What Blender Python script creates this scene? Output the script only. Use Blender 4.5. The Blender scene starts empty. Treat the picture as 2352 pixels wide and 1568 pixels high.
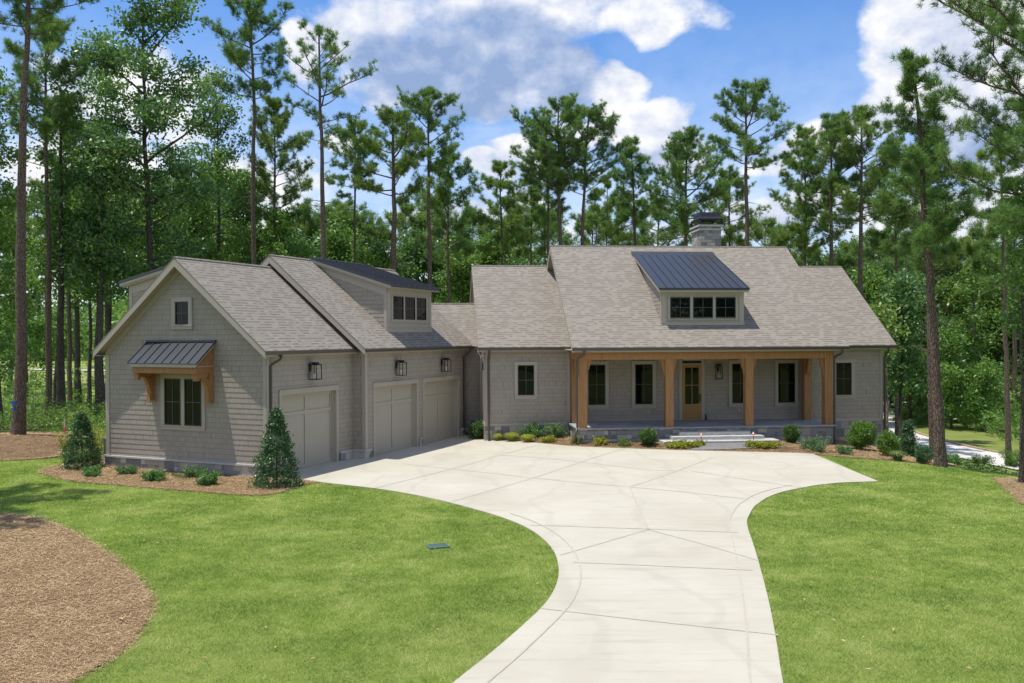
import bpy, bmesh, math, random
import numpy as np
from mathutils import Vector, Matrix
random.seed(7)
R = math.radians
S = bpy.context.scene
COL = S.collection

# ------------------------------------------------------------------ camera
FPX, CX, CY, HC = 2030.0, 1176.0, 784.0, 4.6
PITCH, ROLL = -math.atan(15/2030.0), 0.0046
def cam_dir(a, b):
    c, s = math.cos(ROLL), math.sin(ROLL)
    a2, b2 = a*c + b*s, -a*s + b*c
    c, s = math.cos(PITCH), math.sin(PITCH)
    return Vector((a2, c - b2*s, s + b2*c))
cam = bpy.data.cameras.new('camera'); camo = bpy.data.objects.new('camera', cam); COL.objects.link(camo)
cam.sensor_width = 36; cam.lens = FPX/2352*36; cam.clip_end = 3000; cam.clip_start = .1
f0 = cam_dir(0, 0)
ax = (cam_dir(1, 0) - f0).normalized(); ay = (cam_dir(0, 1) - f0).normalized(); az = -f0.normalized()
mw = Matrix((ax, ay, az)).transposed().to_4x4(); mw.translation = (0, 0, HC)
camo.matrix_world = mw
S.camera = camo
S.view_settings.view_transform = 'Standard'; S.view_settings.look = 'None'
S.view_settings.exposure = 0.72; S.view_settings.gamma = 1.0

# ------------------------------------------------------------------ sky and sun
SUN_EL, SUN_TRAVEL = 75.0, (.644, .103)
def nodes_of(idb):
    idb.use_nodes = True
    nt = idb.node_tree; nt.nodes.clear(); return nt
class NT:
    def __init__(s, nt): s.nt = nt
    def n(s, typ, **kw):
        nd = s.nt.nodes.new(typ)
        for k, v in kw.items():
            if k.startswith('i_'):
                key = k[2:]; key = int(key) if key.isdigit() else key.replace('_', ' ')
                nd.inputs[key].default_value = v
            else: setattr(nd, k, v)
        return nd
    def L(s, a, b): s.nt.links.new(a, b)
    def val(s, sock, x):
        if isinstance(x, (int, float)): sock.default_value = x
        elif isinstance(x, (tuple, list)): sock.default_value = x
        else: s.L(x, sock)
    def m(s, op, a, b=0.0, c=None, clamp=False):
        nd = s.nt.nodes.new('ShaderNodeMath'); nd.operation = op; nd.use_clamp = clamp
        s.val(nd.inputs[0], a); s.val(nd.inputs[1], b)
        if c is not None: s.val(nd.inputs[2], c)
        return nd.outputs[0]
    def mix(s, fac, a, b, blend='MIX'):
        nd = s.nt.nodes.new('ShaderNodeMix'); nd.data_type = 'RGBA'; nd.blend_type = blend
        s.val(nd.inputs[0], fac)
        for so, x in ((nd.inputs[6], a), (nd.inputs[7], b)):
            if isinstance(x, (tuple, list)): so.default_value = (*x[:3], 1)
            else: s.L(x, so)
        return nd.outputs[2]
    def noise(s, vec, scale, detail=4, rough=.55, out=0, dim='3D'):
        nd = s.nt.nodes.new('ShaderNodeTexNoise'); nd.noise_dimensions = dim
        nd.inputs['Scale'].default_value = scale; nd.inputs['Detail'].default_value = detail
        nd.inputs['Roughness'].default_value = rough
        if vec is not None: s.L(vec, nd.inputs['Vector'])
        return nd.outputs[out]
    def ramp(s, fac, stops, interp='LINEAR'):
        nd = s.nt.nodes.new('ShaderNodeValToRGB'); s.L(fac, nd.inputs[0]); cr = nd.color_ramp; cr.interpolation = interp
        while len(cr.elements) < len(stops): cr.elements.new(.5)
        for e, (p, c) in zip(cr.elements, stops):
            e.position = p; e.color = (*c, 1) if len(c) == 3 else c
        return nd.outputs[0]
    def sstep(s, x, a, b):
        nd = s.nt.nodes.new('ShaderNodeMapRange'); nd.interpolation_type = 'SMOOTHSTEP'
        s.val(nd.inputs[0], x); nd.inputs[1].default_value = a; nd.inputs[2].default_value = b
        return nd.outputs[0]
    def comb(s, x, y, z=0.0):
        nd = s.nt.nodes.new('ShaderNodeCombineXYZ')
        for i, q in enumerate((x, y, z)): s.val(nd.inputs[i], q)
        return nd.outputs[0]

W = bpy.data.worlds.new('World'); S.world = W
t = NT(nodes_of(W))
sky = t.n('ShaderNodeTexSky', sky_type='NISHITA', sun_disc=False, sun_elevation=R(SUN_EL),
          sun_rotation=math.atan2(-SUN_TRAVEL[0], -SUN_TRAVEL[1]) , air_density=1.0, dust_density=0.3, ozone_density=3.0, altitude=200)
hs = t.n('ShaderNodeHueSaturation'); hs.inputs['Saturation'].default_value = 1.2; hs.inputs['Hue'].default_value=.5; t.L(sky.outputs[0], hs.inputs['Color'])
skyc = t.mix(1.0, hs.outputs[0], (.76, .85, .98), 'MULTIPLY')
bg1 = t.n('ShaderNodeBackground', i_Strength=.115); t.L(skyc, bg1.inputs[0])
geo = t.n('ShaderNodeNewGeometry'); sx = t.n('ShaderNodeSeparateXYZ'); t.L(geo.outputs['Incoming'], sx.inputs[0])
# world 'Incoming' points back to the viewer: negate to get the direction looked in
dx, dy, dz = (t.m('MULTIPLY', sx.outputs[i], -1.0) for i in range(3))
azm = t.m('ARCTAN2', dx, dy); el = t.m('ARCSINE', dz)
vec = t.comb(azm, t.m('MULTIPLY', el, 1.35), 0.0)
wn = t.n('ShaderNodeTexNoise', i_Scale=9.0, i_Detail=2.0); t.L(vec, wn.inputs['Vector'])
wx = t.n('ShaderNodeSeparateXYZ'); t.L(wn.outputs['Color'], wx.inputs[0])
azw = t.m('ADD', azm, t.m('MULTIPLY', t.m('SUBTRACT', wx.outputs[0], .5), .11))
elw = t.m('ADD', el, t.m('MULTIPLY', t.m('SUBTRACT', wx.outputs[1], .5), .08))
def blobs(lst):
    acc = None
    for (px, py, rx, ry, wgt) in lst:
        a0 = math.atan((px-1176)/2030); e0 = math.atan((769-py)/2030*math.cos(a0))
        ddx = t.m('DIVIDE', t.m('SUBTRACT', azw, a0), rx/2030); ddy = t.m('DIVIDE', t.m('SUBTRACT', elw, e0), ry/2030)
        d2 = t.m('ADD', t.m('MULTIPLY', ddx, ddx), t.m('MULTIPLY', ddy, ddy))
        v = t.m('MULTIPLY', t.m('SUBTRACT', 1.0, d2), wgt)
        acc = v if acc is None else t.m('MAXIMUM', acc, v)
    return acc
D1 = blobs([(1180,30,420,85,1.),(1080,150,250,125,1.1),(1290,190,120,75,.9),(860,60,130,70,1.),(930,215,50,30,.8),(705,105,55,60,.9),(1500,45,85,50,.9),
            (1425,205,105,70,1.5),(1490,280,110,75,1.5),(1545,345,85,55,1.2),(1330,300,70,50,1.),(1195,345,90,50,1.2),(1110,395,80,40,1.),(790,325,80,38,.9),
            (2210,70,220,150,1.2),(2330,240,240,130,1.1),(2080,250,130,80,1.),(1930,330,130,55,.9),(1800,375,90,35,.6),(640,420,160,80,.6),
            (300,200,230,90,.6),(100,380,260,110,.7),(950,490,450,70,.6),(1650,520,420,60,.7),(2200,500,400,90,.7),(500,560,500,70,.6)])
front = t.sstep(dy, 0.3, 0.6)
nz = t.noise(vec, 7.0, 9, .60); nz2 = t.noise(vec, 2.2, 5, .5)
dens_f = t.m('ADD', t.m('MAXIMUM', D1, -1.0), t.m('MULTIPLY', t.m('SUBTRACT', nz, .5), 3.4))
dens_b = t.m('MULTIPLY', t.m('SUBTRACT', nz2, .47), 5.0)
dens = t.m('ADD', t.m('MULTIPLY', dens_f, front), t.m('MULTIPLY', dens_b, t.m('SUBTRACT', 1.0, front)))
cov = t.sstep(dens, -.12, .62)
hz = t.sstep(el, .40, .02)
cov = t.m('MAXIMUM', cov, t.m('MULTIPLY', hz, .62))
# cloud light and dark: broad grey undersides and crisp white heads
DK = blobs([(1090,150,300,125,1.5),(1260,170,170,80,1.3),(880,110,120,60,.6),(1480,350,160,45,.8),(2180,130,130,90,.6),(2250,300,220,70,.8)])
nd = t.noise(vec, 22.0, 9, .58)
lit = t.m('ADD', t.m('MULTIPLY', t.m('SUBTRACT', nd, .5), 1.7), t.m('SUBTRACT', t.m('ADD', .74, t.m('MULTIPLY', t.m('SUBTRACT', nz2, .5), 1.3)), t.m('MULTIPLY', t.m('MINIMUM', t.m('MAXIMUM', DK, 0.0), .9), .68)))
ccol = t.ramp(lit, [(0.0, (.30, .42, .68)), (.3, (.46, .56, .78)), (.6, (.74, .79, .92)), (.9, (1.0, 1.0, 1.0))])
bg2 = t.n('ShaderNodeBackground', i_Strength=.62); t.L(ccol, bg2.inputs[0])
mx = t.n('ShaderNodeMixShader'); t.L(cov, mx.inputs[0]); t.L(bg1.outputs[0], mx.inputs[1]); t.L(bg2.outputs[0], mx.inputs[2])
wo = t.n('ShaderNodeOutputWorld'); t.L(mx.outputs[0], wo.inputs[0])

sun = bpy.data.lights.new('sun', 'SUN'); sun.energy = 3.1; sun.angle = R(.55); sun.color = (1, .955, .88)
suno = bpy.data.objects.new('sun', sun); COL.objects.link(suno)
_td = Vector((SUN_TRAVEL[0], SUN_TRAVEL[1], 0)).normalized()*math.cos(R(SUN_EL)) + Vector((0, 0, -math.sin(R(SUN_EL))))
suno.rotation_euler = _td.to_track_quat('-Z', 'Y').to_euler(); suno.location = (-20, -5, 60)

# ------------------------------------------------------------------ naming helpers
def tag(o, label=None, cat=None, group=None, kind=None):
    if label: o['label'] = label
    if cat: o['category'] = cat
    if group: o['group'] = group
    if kind: o['kind'] = kind
    return o
def empty(name, loc, label, cat, group=None, rz=0.0):
    o = bpy.data.objects.new(name, None); COL.objects.link(o); o.location = loc; o.rotation_euler.z = rz
    o.empty_display_size = .2
    return tag(o, label, cat, group)

# ------------------------------------------------------------------ frames, terrain
class Fr:
    def __init__(s, O, yaw):
        s.O = Vector(O); y = R(yaw); s.v = Vector((math.sin(y), math.cos(y), 0)); s.u = Vector((math.cos(y), -math.sin(y), 0)); s.yaw = -y
    def w(s, u, v, z): return s.O + s.u*u + s.v*v + Vector((0, 0, z))
    def loc(s, x, y):
        d = Vector((x, y, 0)) - s.O; return d.dot(s.u), d.dot(s.v)
G = Fr((-5.46, 32.8, 0), 23.39)      # garage wing: u towards the drive, v along its ridge
M = Fr((2.64, 35.74, 0), -5.37)      # main house: u along its front, v to the back
def ss(a, b, x):
    x = np.clip((x-a)/(b-a), 0, 1); return x*x*(3-2*x)
def lvl(px, py, z):
    d = cam_dir((px-CX)/FPX, -(py-CY)/FPX); k = (z-HC)/d.z; return (d.x*k, d.y*k)
# where the concrete court meets the entry bed (x, y)
T_edge = [lvl(*p) for p in [(1075,1008,.0),(1160,1014,.03),(1250,1022,.09),(1320,1026,.12),(1400,1029,.13),(1460,1031,.13),(1525,1033.5,.13),(1630,1036,.13),(1730,1038.5,.13),(1830,1041,.12),(1868,1043,.11)]]
_tx = np.array([p[0] for p in T_edge]); _ty = np.array([p[1] for p in T_edge])
def terr(x, y):
    x = np.asarray(x, float); y = np.asarray(y, float)
    z = -3.2*ss(12.5, 26.5, x)*ss(20, 44, y)
    z = z + .12*ss(27, 33.5, y)*ss(-3, 1.5, x)*(1-ss(10.5, 13, x))*(1-ss(46, 52, y))
    dy_ = y-np.interp(x, _tx, _ty)
    z = z + .10*ss(0.15, 1.1, dy_)*ss(-2, 0, x)*(1-ss(10.5, 13.5, x))*(1-ss(44, 50, y))
    z = z + .12*ss(-22, -30, x)*np.sin(y*.11)*ss(40, 60, y)
    z = z + .45*np.exp(-(((x+22)/4.5)**2+((y-37)/3.5)**2))
    return z
def gp(px, py, z=None):
    """ground point under a direction, on the terrain (or on a level z)"""
    d = cam_dir((px-CX)/FPX, -(py-CY)/FPX)
    if z is not None:
        k = (z-HC)/d.z; return Vector((d.x*k, d.y*k, z))
    z = 0.0
    for _ in range(30):
        k = (z-HC)/d.z; zz = float(terr(d.x*k, d.y*k)); z = z*.4+zz*.6
    return Vector((d.x*k, d.y*k, z))

# ------------------------------------------------------------------ mesh builder
class B:
    def __init__(s): s.v = []; s.f = []; s.uv = []
    def face(s, pts, uv=None):
        i = len(s.v); s.v += [tuple(p) for p in pts]; s.f.append(tuple(range(i, i+len(pts))))
        s.uv.append(uv or [(0, 0)]*len(pts)); return s
    def box(s, F, u0, u1, v0, v1, z0, z1):
        P = lambda a, b, c: F.w(a, b, c)
        s.face([P(u0,v0,z0),P(u1,v0,z0),P(u1,v0,z1),P(u0,v0,z1)], [(u0,z0),(u1,z0),(u1,z1),(u0,z1)])
        s.face([P(u1,v1,z0),P(u0,v1,z0),P(u0,v1,z1),P(u1,v1,z1)], [(u1,z0),(u0,z0),(u0,z1),(u1,z1)])
        s.face([P(u0,v1,z0),P(u0,v0,z0),P(u0,v0,z1),P(u0,v1,z1)], [(v1,z0),(v0,z0),(v0,z1),(v1,z1)])
        s.face([P(u1,v0,z0),P(u1,v1,z0),P(u1,v1,z1),P(u1,v0,z1)], [(v0,z0),(v1,z0),(v1,z1),(v0,z1)])
        s.face([P(u0,v0,z1),P(u1,v0,z1),P(u1,v1,z1),P(u0,v1,z1)], [(u0,v0),(u1,v0),(u1,v1),(u0,v1)])
        s.face([P(u0,v1,z0),P(u1,v1,z0),P(u1,v0,z0),P(u0,v0,z0)], [(u0,v1),(u1,v1),(u1,v0),(u0,v0)])
        return s
    def wbox(s, Wl, a0, a1, n0, n1, z0, z1):
        """box on a wall: a along it, n out of it"""
        F = Wl; return s.box(F, a0, a1, -n1, -n0, z0, z1)
    def extr(s, poly, vec, uvs=None):
        """extrude a 3-D polygon by vec"""
        poly = [Vector(p) for p in poly]; q = [p+Vector(vec) for p in poly]; n = len(poly)
        s.face(poly[::-1], uvs[::-1] if uvs else None); s.face(q, uvs)
        for i in range(n):
            j = (i+1) % n; s.face([poly[i], poly[j], q[j], q[i]])
        return s
    def slab(s, pts, thick, uvs=None, top=True):
        """roof plane: pts is the top surface; sides and underside go straight down"""
        pts = [Vector(p) for p in pts]; low = [p-Vector((0, 0, thick)) for p in pts]; n = len(pts)
        if top: s.face(pts, uvs)
        s.face(low[::-1])
        for i in range(n):
            j = (i+1) % n; s.face([low[i], low[j], pts[j], pts[i]])
        return s
    def tube(s, pts, r, n=8, cap=True):
        pts = [Vector(p) for p in pts]; rr = r if isinstance(r, (list, tuple)) else [r]*len(pts)
        base = len(s.v); up = None
        for i, p in enumerate(pts):
            d = (pts[min(i+1, len(pts)-1)]-pts[max(i-1, 0)]).normalized()
            if up is None: up = d.orthogonal().normalized()
            up = (up-d*up.dot(d)).normalized(); sd = d.cross(up)
            for k in range(n):
                a = 2*math.pi*k/n + math.pi/n
                s.v.append(tuple(p + (up*math.cos(a)+sd*math.sin(a))*rr[i]))
        L = 0.0
        for i in range(len(pts)-1):
            l2 = L+(pts[i+1]-pts[i]).length
            for k in range(n):
                k2 = (k+1) % n; a = base+i*n
                s.f.append((a+k, a+k2, a+n+k2, a+n+k)); s.uv.append([(k/n, L), ((k+1)/n, L), ((k+1)/n, l2), (k/n, l2)])
            L = l2
        if cap:
            s.f.append(tuple(base+k for k in range(n))[::-1]); s.uv.append([(0, 0)]*n)
            e = base+(len(pts)-1)*n; s.f.append(tuple(e+k for k in range(n))); s.uv.append([(0, 0)]*n)
        return s
    def build(s, name, mat, parent=None, smooth=False, origin=None, label=None, bevel=0.0):
        me = bpy.data.meshes.new(name)
        V = s.v
        off = Vector(origin) if origin is not None else Vector((0, 0, 0))
        if parent is not None and origin is None:
            inv = parent.matrix_basis.inverted() if parent.parent is None else (parent.parent.matrix_basis @ parent.matrix_basis).inverted()
            V = [tuple(inv @ Vector(p)) for p in V]
        elif origin is not None: V = [tuple(Vector(p)-off) for p in V]
        me.from_pydata(V, [], s.f)
        ul = me.uv_layers.new(name='UVMap'); flat = [c for fu in s.uv for uv in fu for c in uv]
        ul.data.foreach_set('uv', flat)
        me.validate(); me.update()
        if smooth: me.polygons.foreach_set('use_smooth', [True]*len(me.polygons))
        me.materials.append(mat)
        o = bpy.data.objects.new(name, me); COL.objects.link(o)
        if parent is not None: o.parent = parent
        else: o.location = off
        if bevel:
            bv = o.modifiers.new('b', 'BEVEL'); bv.width = bevel; bv.segments = 2; bv.limit_method = 'ANGLE'
        if label: o['label'] = label
        return o
def np_mesh(name, V, Fc, mat, loc=(0, 0, 0), parent=None, smooth=False):
    """V (n,3); Fc (m,k) with constant k"""
    me = bpy.data.meshes.new(name); V = np.asarray(V, np.float32); Fc = np.asarray(Fc, np.int32); m, k = Fc.shape
    me.vertices.add(len(V)); me.vertices.foreach_set('co', V.ravel())
    me.loops.add(m*k); me.loops.foreach_set('vertex_index', Fc.ravel())
    me.polygons.add(m); me.polygons.foreach_set('loop_start', np.arange(0, m*k, k, dtype=np.int32))
    me.polygons.foreach_set('loop_total', np.full(m, k, np.int32))
    me.update(calc_edges=True)
    if smooth: me.polygons.foreach_set('use_smooth', np.ones(m, bool))
    me.materials.append(mat)
    o = bpy.data.objects.new(name, me); COL.objects.link(o); o.location = loc
    if parent is not None: o.parent = parent
    return o

# ------------------------------------------------------------------ materials
def mat(name, fn):
    m = bpy.data.materials.new(name); t = NT(nodes_of(m)); out = t.n('ShaderNodeOutputMaterial')
    sh = fn(t); t.L(sh, out.inputs[0]); return m
def prin(t, col, rough=.7, spec=.3, metal=0.0, bump=None, bstr=.3, bdist=.01, **kw):
    p = t.n('ShaderNodeBsdfPrincipled')
    t.val(p.inputs['Base Color'], (*col, 1) if isinstance(col, tuple) else col)
    t.val(p.inputs['Roughness'], rough); p.inputs['Specular IOR Level'].default_value = spec; p.inputs['Metallic'].default_value = metal
    if bump is not None:
        b = t.n('ShaderNodeBump', i_Strength=bstr, i_Distance=bdist); t.L(bump, b.inputs['Height']); t.L(b.outputs[0], p.inputs['Normal'])
    return p.outputs[0]
def posv(t): return t.n('ShaderNodeNewGeometry').outputs['Position']
def uvv(t): return t.n('ShaderNodeTexCoord').outputs['UV']
def wnoise(t, x, y):
    w = t.n('ShaderNodeTexWhiteNoise', noise_dimensions='2D'); t.L(t.comb(x, y), w.inputs['Vector']); return w.outputs['Value']
def cells(t, uv, rowh, tabw, jit=1.0):
    sp = t.n('ShaderNodeSeparateXYZ'); t.L(uv, sp.inputs[0])
    ry = t.m('DIVIDE', sp.outputs[1], rowh); row = t.m('FLOOR', ry); fy = t.m('SUBTRACT', ry, row)
    off = t.m('MULTIPLY', wnoise(t, row, 3.7), 7.3)
    rx0 = t.m('ADD', t.m('DIVIDE', sp.outputs[0], tabw), off)
    # uneven tab widths: warp x
    wv = t.noise(t.comb(t.m('MULTIPLY', rx0, .9), t.m('MULTIPLY', row, 5.1)), 1.0, 1, .5)
    rx = t.m('ADD', rx0, t.m('MULTIPLY', wv, jit)); c = t.m('FLOOR', rx); fx = t.m('SUBTRACT', rx, c)
    return row, fy, c, fx
def m_shingle(t):
    uv = uvv(t); row, fy, c, fx = cells(t, uv, .146, .19, 1.2)
    r1 = wnoise(t, c, row); r2 = wnoise(t, t.m('ADD', c, 31.7), row)
    base = t.ramp(r1, [(0, (.222, .203, .170)), (.5, (.246, .226, .190)), (1, (.273, .252, .212))])
    base = t.mix(t.m('MULTIPLY', t.noise(uv, 1.4, 3), .30), base, (.20, .18, .15))
    tab = t.m('GREATER_THAN', r2, .42)
    line = t.m('MULTIPLY', t.m('LESS_THAN', fy, .42), tab)
    thin = t.m('LESS_THAN', fy, .10)
    base = t.mix(t.m('MULTIPLY', line, .68), base, (.085, .070, .058))
    base = t.mix(t.m('MULTIPLY', thin, .3), base, (.10, .085, .075))
    g = t.noise(posv(t), 260, 2)
    base = t.mix(.22, base, t.ramp(g, [(.3, (.13, .105, .09)), (.7, (.52, .46, .40))]))
    h = t.m('SUBTRACT', t.m('MULTIPLY', t.m('SUBTRACT', 1.0, fy), .8), t.m('MULTIPLY', tab, -.3))
    return prin(t, base, .93, .12, bump=h, bstr=.35, bdist=.008)
def m_shake(t):
    uv = uvv(t); row, fy, c, fx = cells(t, uv, .172, .17, 1.7)
    r1 = wnoise(t, c, row)
    base = t.ramp(r1, [(0, (.335, .293, .245)), (.5, (.36, .316, .265)), (1, (.385, .339, .286))])
    gap = t.m('LESS_THAN', fx, .07)
    base = t.mix(t.m('MULTIPLY', gap, .55), base, (.11, .09, .075))
    base = t.mix(t.m('MULTIPLY', t.m('LESS_THAN', fy, .11), .5), base, (.11, .09, .075))  # course bottoms darkened: lap shadow painted in, with the dark seam between courses
    base = t.mix(.30, base, t.ramp(t.noise(posv(t), .8, 4), [(.3, (.315, .275, .23)), (.7, (.39, .345, .293))]))
    grain = t.noise(t.comb(t.m('MULTIPLY', c, 3.0), 0.0), 4, 2)
    sp = t.n('ShaderNodeMapping'); t.L(uv, sp.inputs[0]); sp.inputs['Scale'].default_value = (90, 4, 1)
    gr = t.noise(sp.outputs[0], 1.0, 3)
    base = t.mix(t.m('MULTIPLY', t.sstep(gr, .45, .8), .12), base, (.22, .19, .165))
    h = t.m('ADD', t.m('MULTIPLY', gap, -1.0), t.m('MULTIPLY', gr, .25))
    return prin(t, base, .62, .3, bump=h, bstr=.5, bdist=.006)
def paint(col, rough=.45):
    def fn(t):
        n = t.noise(posv(t), 3.0, 4); n2 = t.noise(posv(t), 45.0, 3)
        b = t.mix(t.m('MULTIPLY', n, .16), col, tuple(x*.82 for x in col))
        return prin(t, b, rough, .35, bump=n2, bstr=.08, bdist=.004)
    return fn
def m_wood(t):
    tc = t.n('ShaderNodeTexCoord'); sp = t.n('ShaderNodeSeparateXYZ'); t.L(posv(t), sp.inputs[0])
    mp = t.n('ShaderNodeMapping'); t.L(posv(t), mp.inputs[0]); mp.inputs['Scale'].default_value = (16, 16, 1.1)
    g = t.noise(mp.outputs[0], 1.6, 6, .6); k = t.noise(posv(t), 1.8, 3)
    b = t.ramp(g, [(.2, (.22, .105, .042)), (.5, (.345, .18, .075)), (.8, (.44, .25, .115))])
    b = t.mix(t.m('MULTIPLY', t.sstep(k, .5, .8), .35), b, (.34, .15, .05))
    return prin(t, b, .55, .3, bump=g, bstr=.15, bdist=.004)
def m_doorwood(t):
    mp = t.n('ShaderNodeMapping'); t.L(posv(t), mp.inputs[0]); mp.inputs['Scale'].default_value = (24, 24, 1.2)
    g = t.noise(mp.outputs[0], 1.6, 6, .6)
    return prin(t, t.ramp(g, [(.25, (.30, .145, .04)), (.75, (.44, .24, .08))]), .35, .5)
def stone_fn(scale, tint):
    def fn(t):
        uv = uvv(t); row, fy, c, fx = cells(t, uv, .17*scale, .30*scale, 1.8)
        # a second, taller course pattern breaks up the regular rows
        row2, fy2, c2, fx2 = cells(t, uv, .34*scale, .36*scale, 1.4)
        pick = t.m('GREATER_THAN', wnoise(t, c2, t.m('ADD', row2, 9.3)), .55)
        def sel(a, b): return t.m('ADD', t.m('MULTIPLY', pick, b), t.m('MULTIPLY', t.m('SUBTRACT', 1.0, pick), a))
        r = sel(wnoise(t, c, row), wnoise(t, c2, row2)); f_y = sel(fy, fy2); f_x = sel(fx, fx2)
        col = t.ramp(r, [(0, (.17, .17, .175)), (.2, (.36, .34, .31)), (.38, (.24, .25, .26)), (.52, (.46, .41, .33)), (.68, (.29, .27, .25)), (.84, (.54, .51, .46))], 'CONSTANT')
        n = t.noise(posv(t), 9, 6, .65); col = t.mix(t.m('MULTIPLY', n, .38), col, tint)
        ed = t.m('MAXIMUM', t.m('LESS_THAN', f_y, .075), t.m('LESS_THAN', f_x, .045))
        col = t.mix(t.m('MULTIPLY', ed, .6), col, (.12, .11, .10))
        h = t.m('ADD', t.m('MULTIPLY', ed, -1.2), n)
        return prin(t, col, .85, .2, bump=h, bstr=.7, bdist=.02)
    return fn
def m_bluestone(t):
    uv = uvv(t); row, fy, c, fx = cells(t, uv, .6, .75, .6); r = wnoise(t, c, row)
    col = t.ramp(r, [(0, (.25, .28, .32)), (.5, (.32, .35, .38)), (1, (.40, .41, .42))])
    col = t.mix(t.m('MULTIPLY', t.noise(posv(t), 4, 5), .5), col, (.30, .31, .33))
    ed = t.m('MAXIMUM', t.m('LESS_THAN', fy, .02), t.m('LESS_THAN', fx, .02)); col = t.mix(ed, col, (.2, .2, .2))
    return prin(t, col, .6, .4)
def m_cap(t):
    n = t.noise(posv(t), 12, 5); return prin(t, t.ramp(n, [(.3, (.40, .39, .37)), (.7, (.54, .53, .50))]), .75, .25, bump=n, bstr=.5, bdist=.01)
def m_concrete(t):
    p = posv(t); a = t.noise(p, .35, 5, .6)
    mp = t.n('ShaderNodeMapping'); t.L(p, mp.inputs[0]); mp.inputs['Scale'].default_value = (.5, 5.0, 1); mp.inputs['Rotation'].default_value = (0, 0, R(-5))
    sp_ = t.n('ShaderNodeSeparateXYZ'); t.L(p, sp_.inputs[0])
    st = t.noise(mp.outputs[0], 1.0, 7, .7); f = t.noise(p, 90, 3); bl = t.noise(p, 1.7, 6, .7)
    col = t.ramp(a, [(.3, (.43, .40, .315)), (.5, (.475, .445, .36)), (.72, (.52, .49, .405))])
    col = t.mix(t.m('MULTIPLY', t.sstep(st, .50, .70), .55), col, (.36, .33, .265))
    col = t.mix(t.m('MULTIPLY', t.sstep(bl, .56, .74), .40), col, (.39, .36, .30))
    wv = t.n('ShaderNodeTexWave', i_Scale=.16, i_Distortion=9.0, i_Detail=4.0); t.L(p, wv.inputs['Vector'])
    col = t.mix(t.m('MULTIPLY', t.sstep(wv.outputs['Fac'], .93, 1.0), .16), col, (.30, .27, .22))
    pour = wnoise(t, t.m('FLOOR', t.m('DIVIDE', t.m('ADD', sp_.outputs[0], 1.3), 4.4)), t.m('FLOOR', t.m('DIVIDE', sp_.outputs[1], 3.7)))
    col = t.mix(t.m('MULTIPLY', pour, .10), col, (.36, .335, .27))
    col = t.mix(t.m('MULTIPLY', f, .14), col, (.40, .375, .32))
    return prin(t, col, .85, .2, bump=f, bstr=.12, bdist=.003)
def m_joint(t): return prin(t, t.ramp(t.noise(posv(t), 6, 3), [(.3, (.395, .37, .295)), (.6, (.445, .418, .34)), (.75, (.475, .447, .367))]), .9, .1)
def m_soil(t):
    p = posv(t); a = t.noise(p, .25, 6); b = t.noise(p, 3.0, 5)
    return prin(t, t.mix(t.m('MULTIPLY', b, .6), t.ramp(a, [(.35, (.075, .115, .022)), (.65, (.115, .15, .035))]), (.055, .085, .018)), .95, .1)
def m_meadow(t):
    p = posv(t); mp = t.n('ShaderNodeMapping'); t.L(p, mp.inputs[0]); mp.inputs['Scale'].default_value = (.35, 1.2, 1)
    a = t.noise(mp.outputs[0], .11, 6, .6); b = t.noise(p, .9, 6, .7)
    col = t.ramp(a, [(.32, (.085, .15, .02)), (.46, (.16, .21, .04)), (.56, (.24, .22, .085)), (.68, (.10, .17, .025))])
    col = t.mix(t.m('MULTIPLY', b, .45), col, (.08, .14, .02))
    return prin(t, col, .95, .1, bump=b, bstr=.6, bdist=.2)
def m_grass(t):
    g = t.n('ShaderNodeNewGeometry'); r = g.outputs['Random Per Island']; p = g.outputs['Position']
    a = t.noise(p, .55, 5, .62); b = t.noise(p, 2.6, 4, .65)
    k = t.m('ADD', t.m('MULTIPLY', r, .62), t.m('ADD', t.m('MULTIPLY', t.m('SUBTRACT', a, .5), 1.9), t.m('MULTIPLY', t.m('SUBTRACT', b, .5), 1.2)))
    col = t.ramp(k, [(0.0, (.165, .26, .06)), (.26, (.29, .39, .09)), (.50, (.43, .495, .15)), (.74, (.58, .575, .26)), (1.0, (.70, .64, .42))])
    d = t.n('ShaderNodeBsdfDiffuse'); t.L(col, d.inputs[0]); tr = t.n('ShaderNodeBsdfTranslucent'); t.L(t.mix(1.0, col, (1.0, 1.25, .55), 'MULTIPLY'), tr.inputs[0])
    m = t.n('ShaderNodeMixShader', i_0=.42); t.L(d.outputs[0], m.inputs[1]); t.L(tr.outputs[0], m.inputs[2]); return m.outputs[0]
def m_straw(t):
    g = t.n('ShaderNodeNewGeometry'); r = g.outputs['Random Per Island']; a = t.noise(g.outputs['Position'], 1.2, 4)
    col = t.ramp(t.m('ADD', t.m('MULTIPLY', r, .8), t.m('MULTIPLY', t.m('SUBTRACT', a, .4), .5)), [(0, (.13, .08, .04)), (.3, (.31, .20, .10)), (.62, (.52, .365, .19)), (1, (.70, .55, .32))])
    return prin(t, col, .8, .2)
def m_mulch(t):
    p = posv(t); a = t.noise(p, 2, 6, .7)
    return prin(t, t.ramp(a, [(.3, (.11, .07, .04)), (.7, (.23, .15, .085))]), .95, .1, bump=t.noise(p, 40, 3), bstr=.8, bdist=.02)
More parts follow.
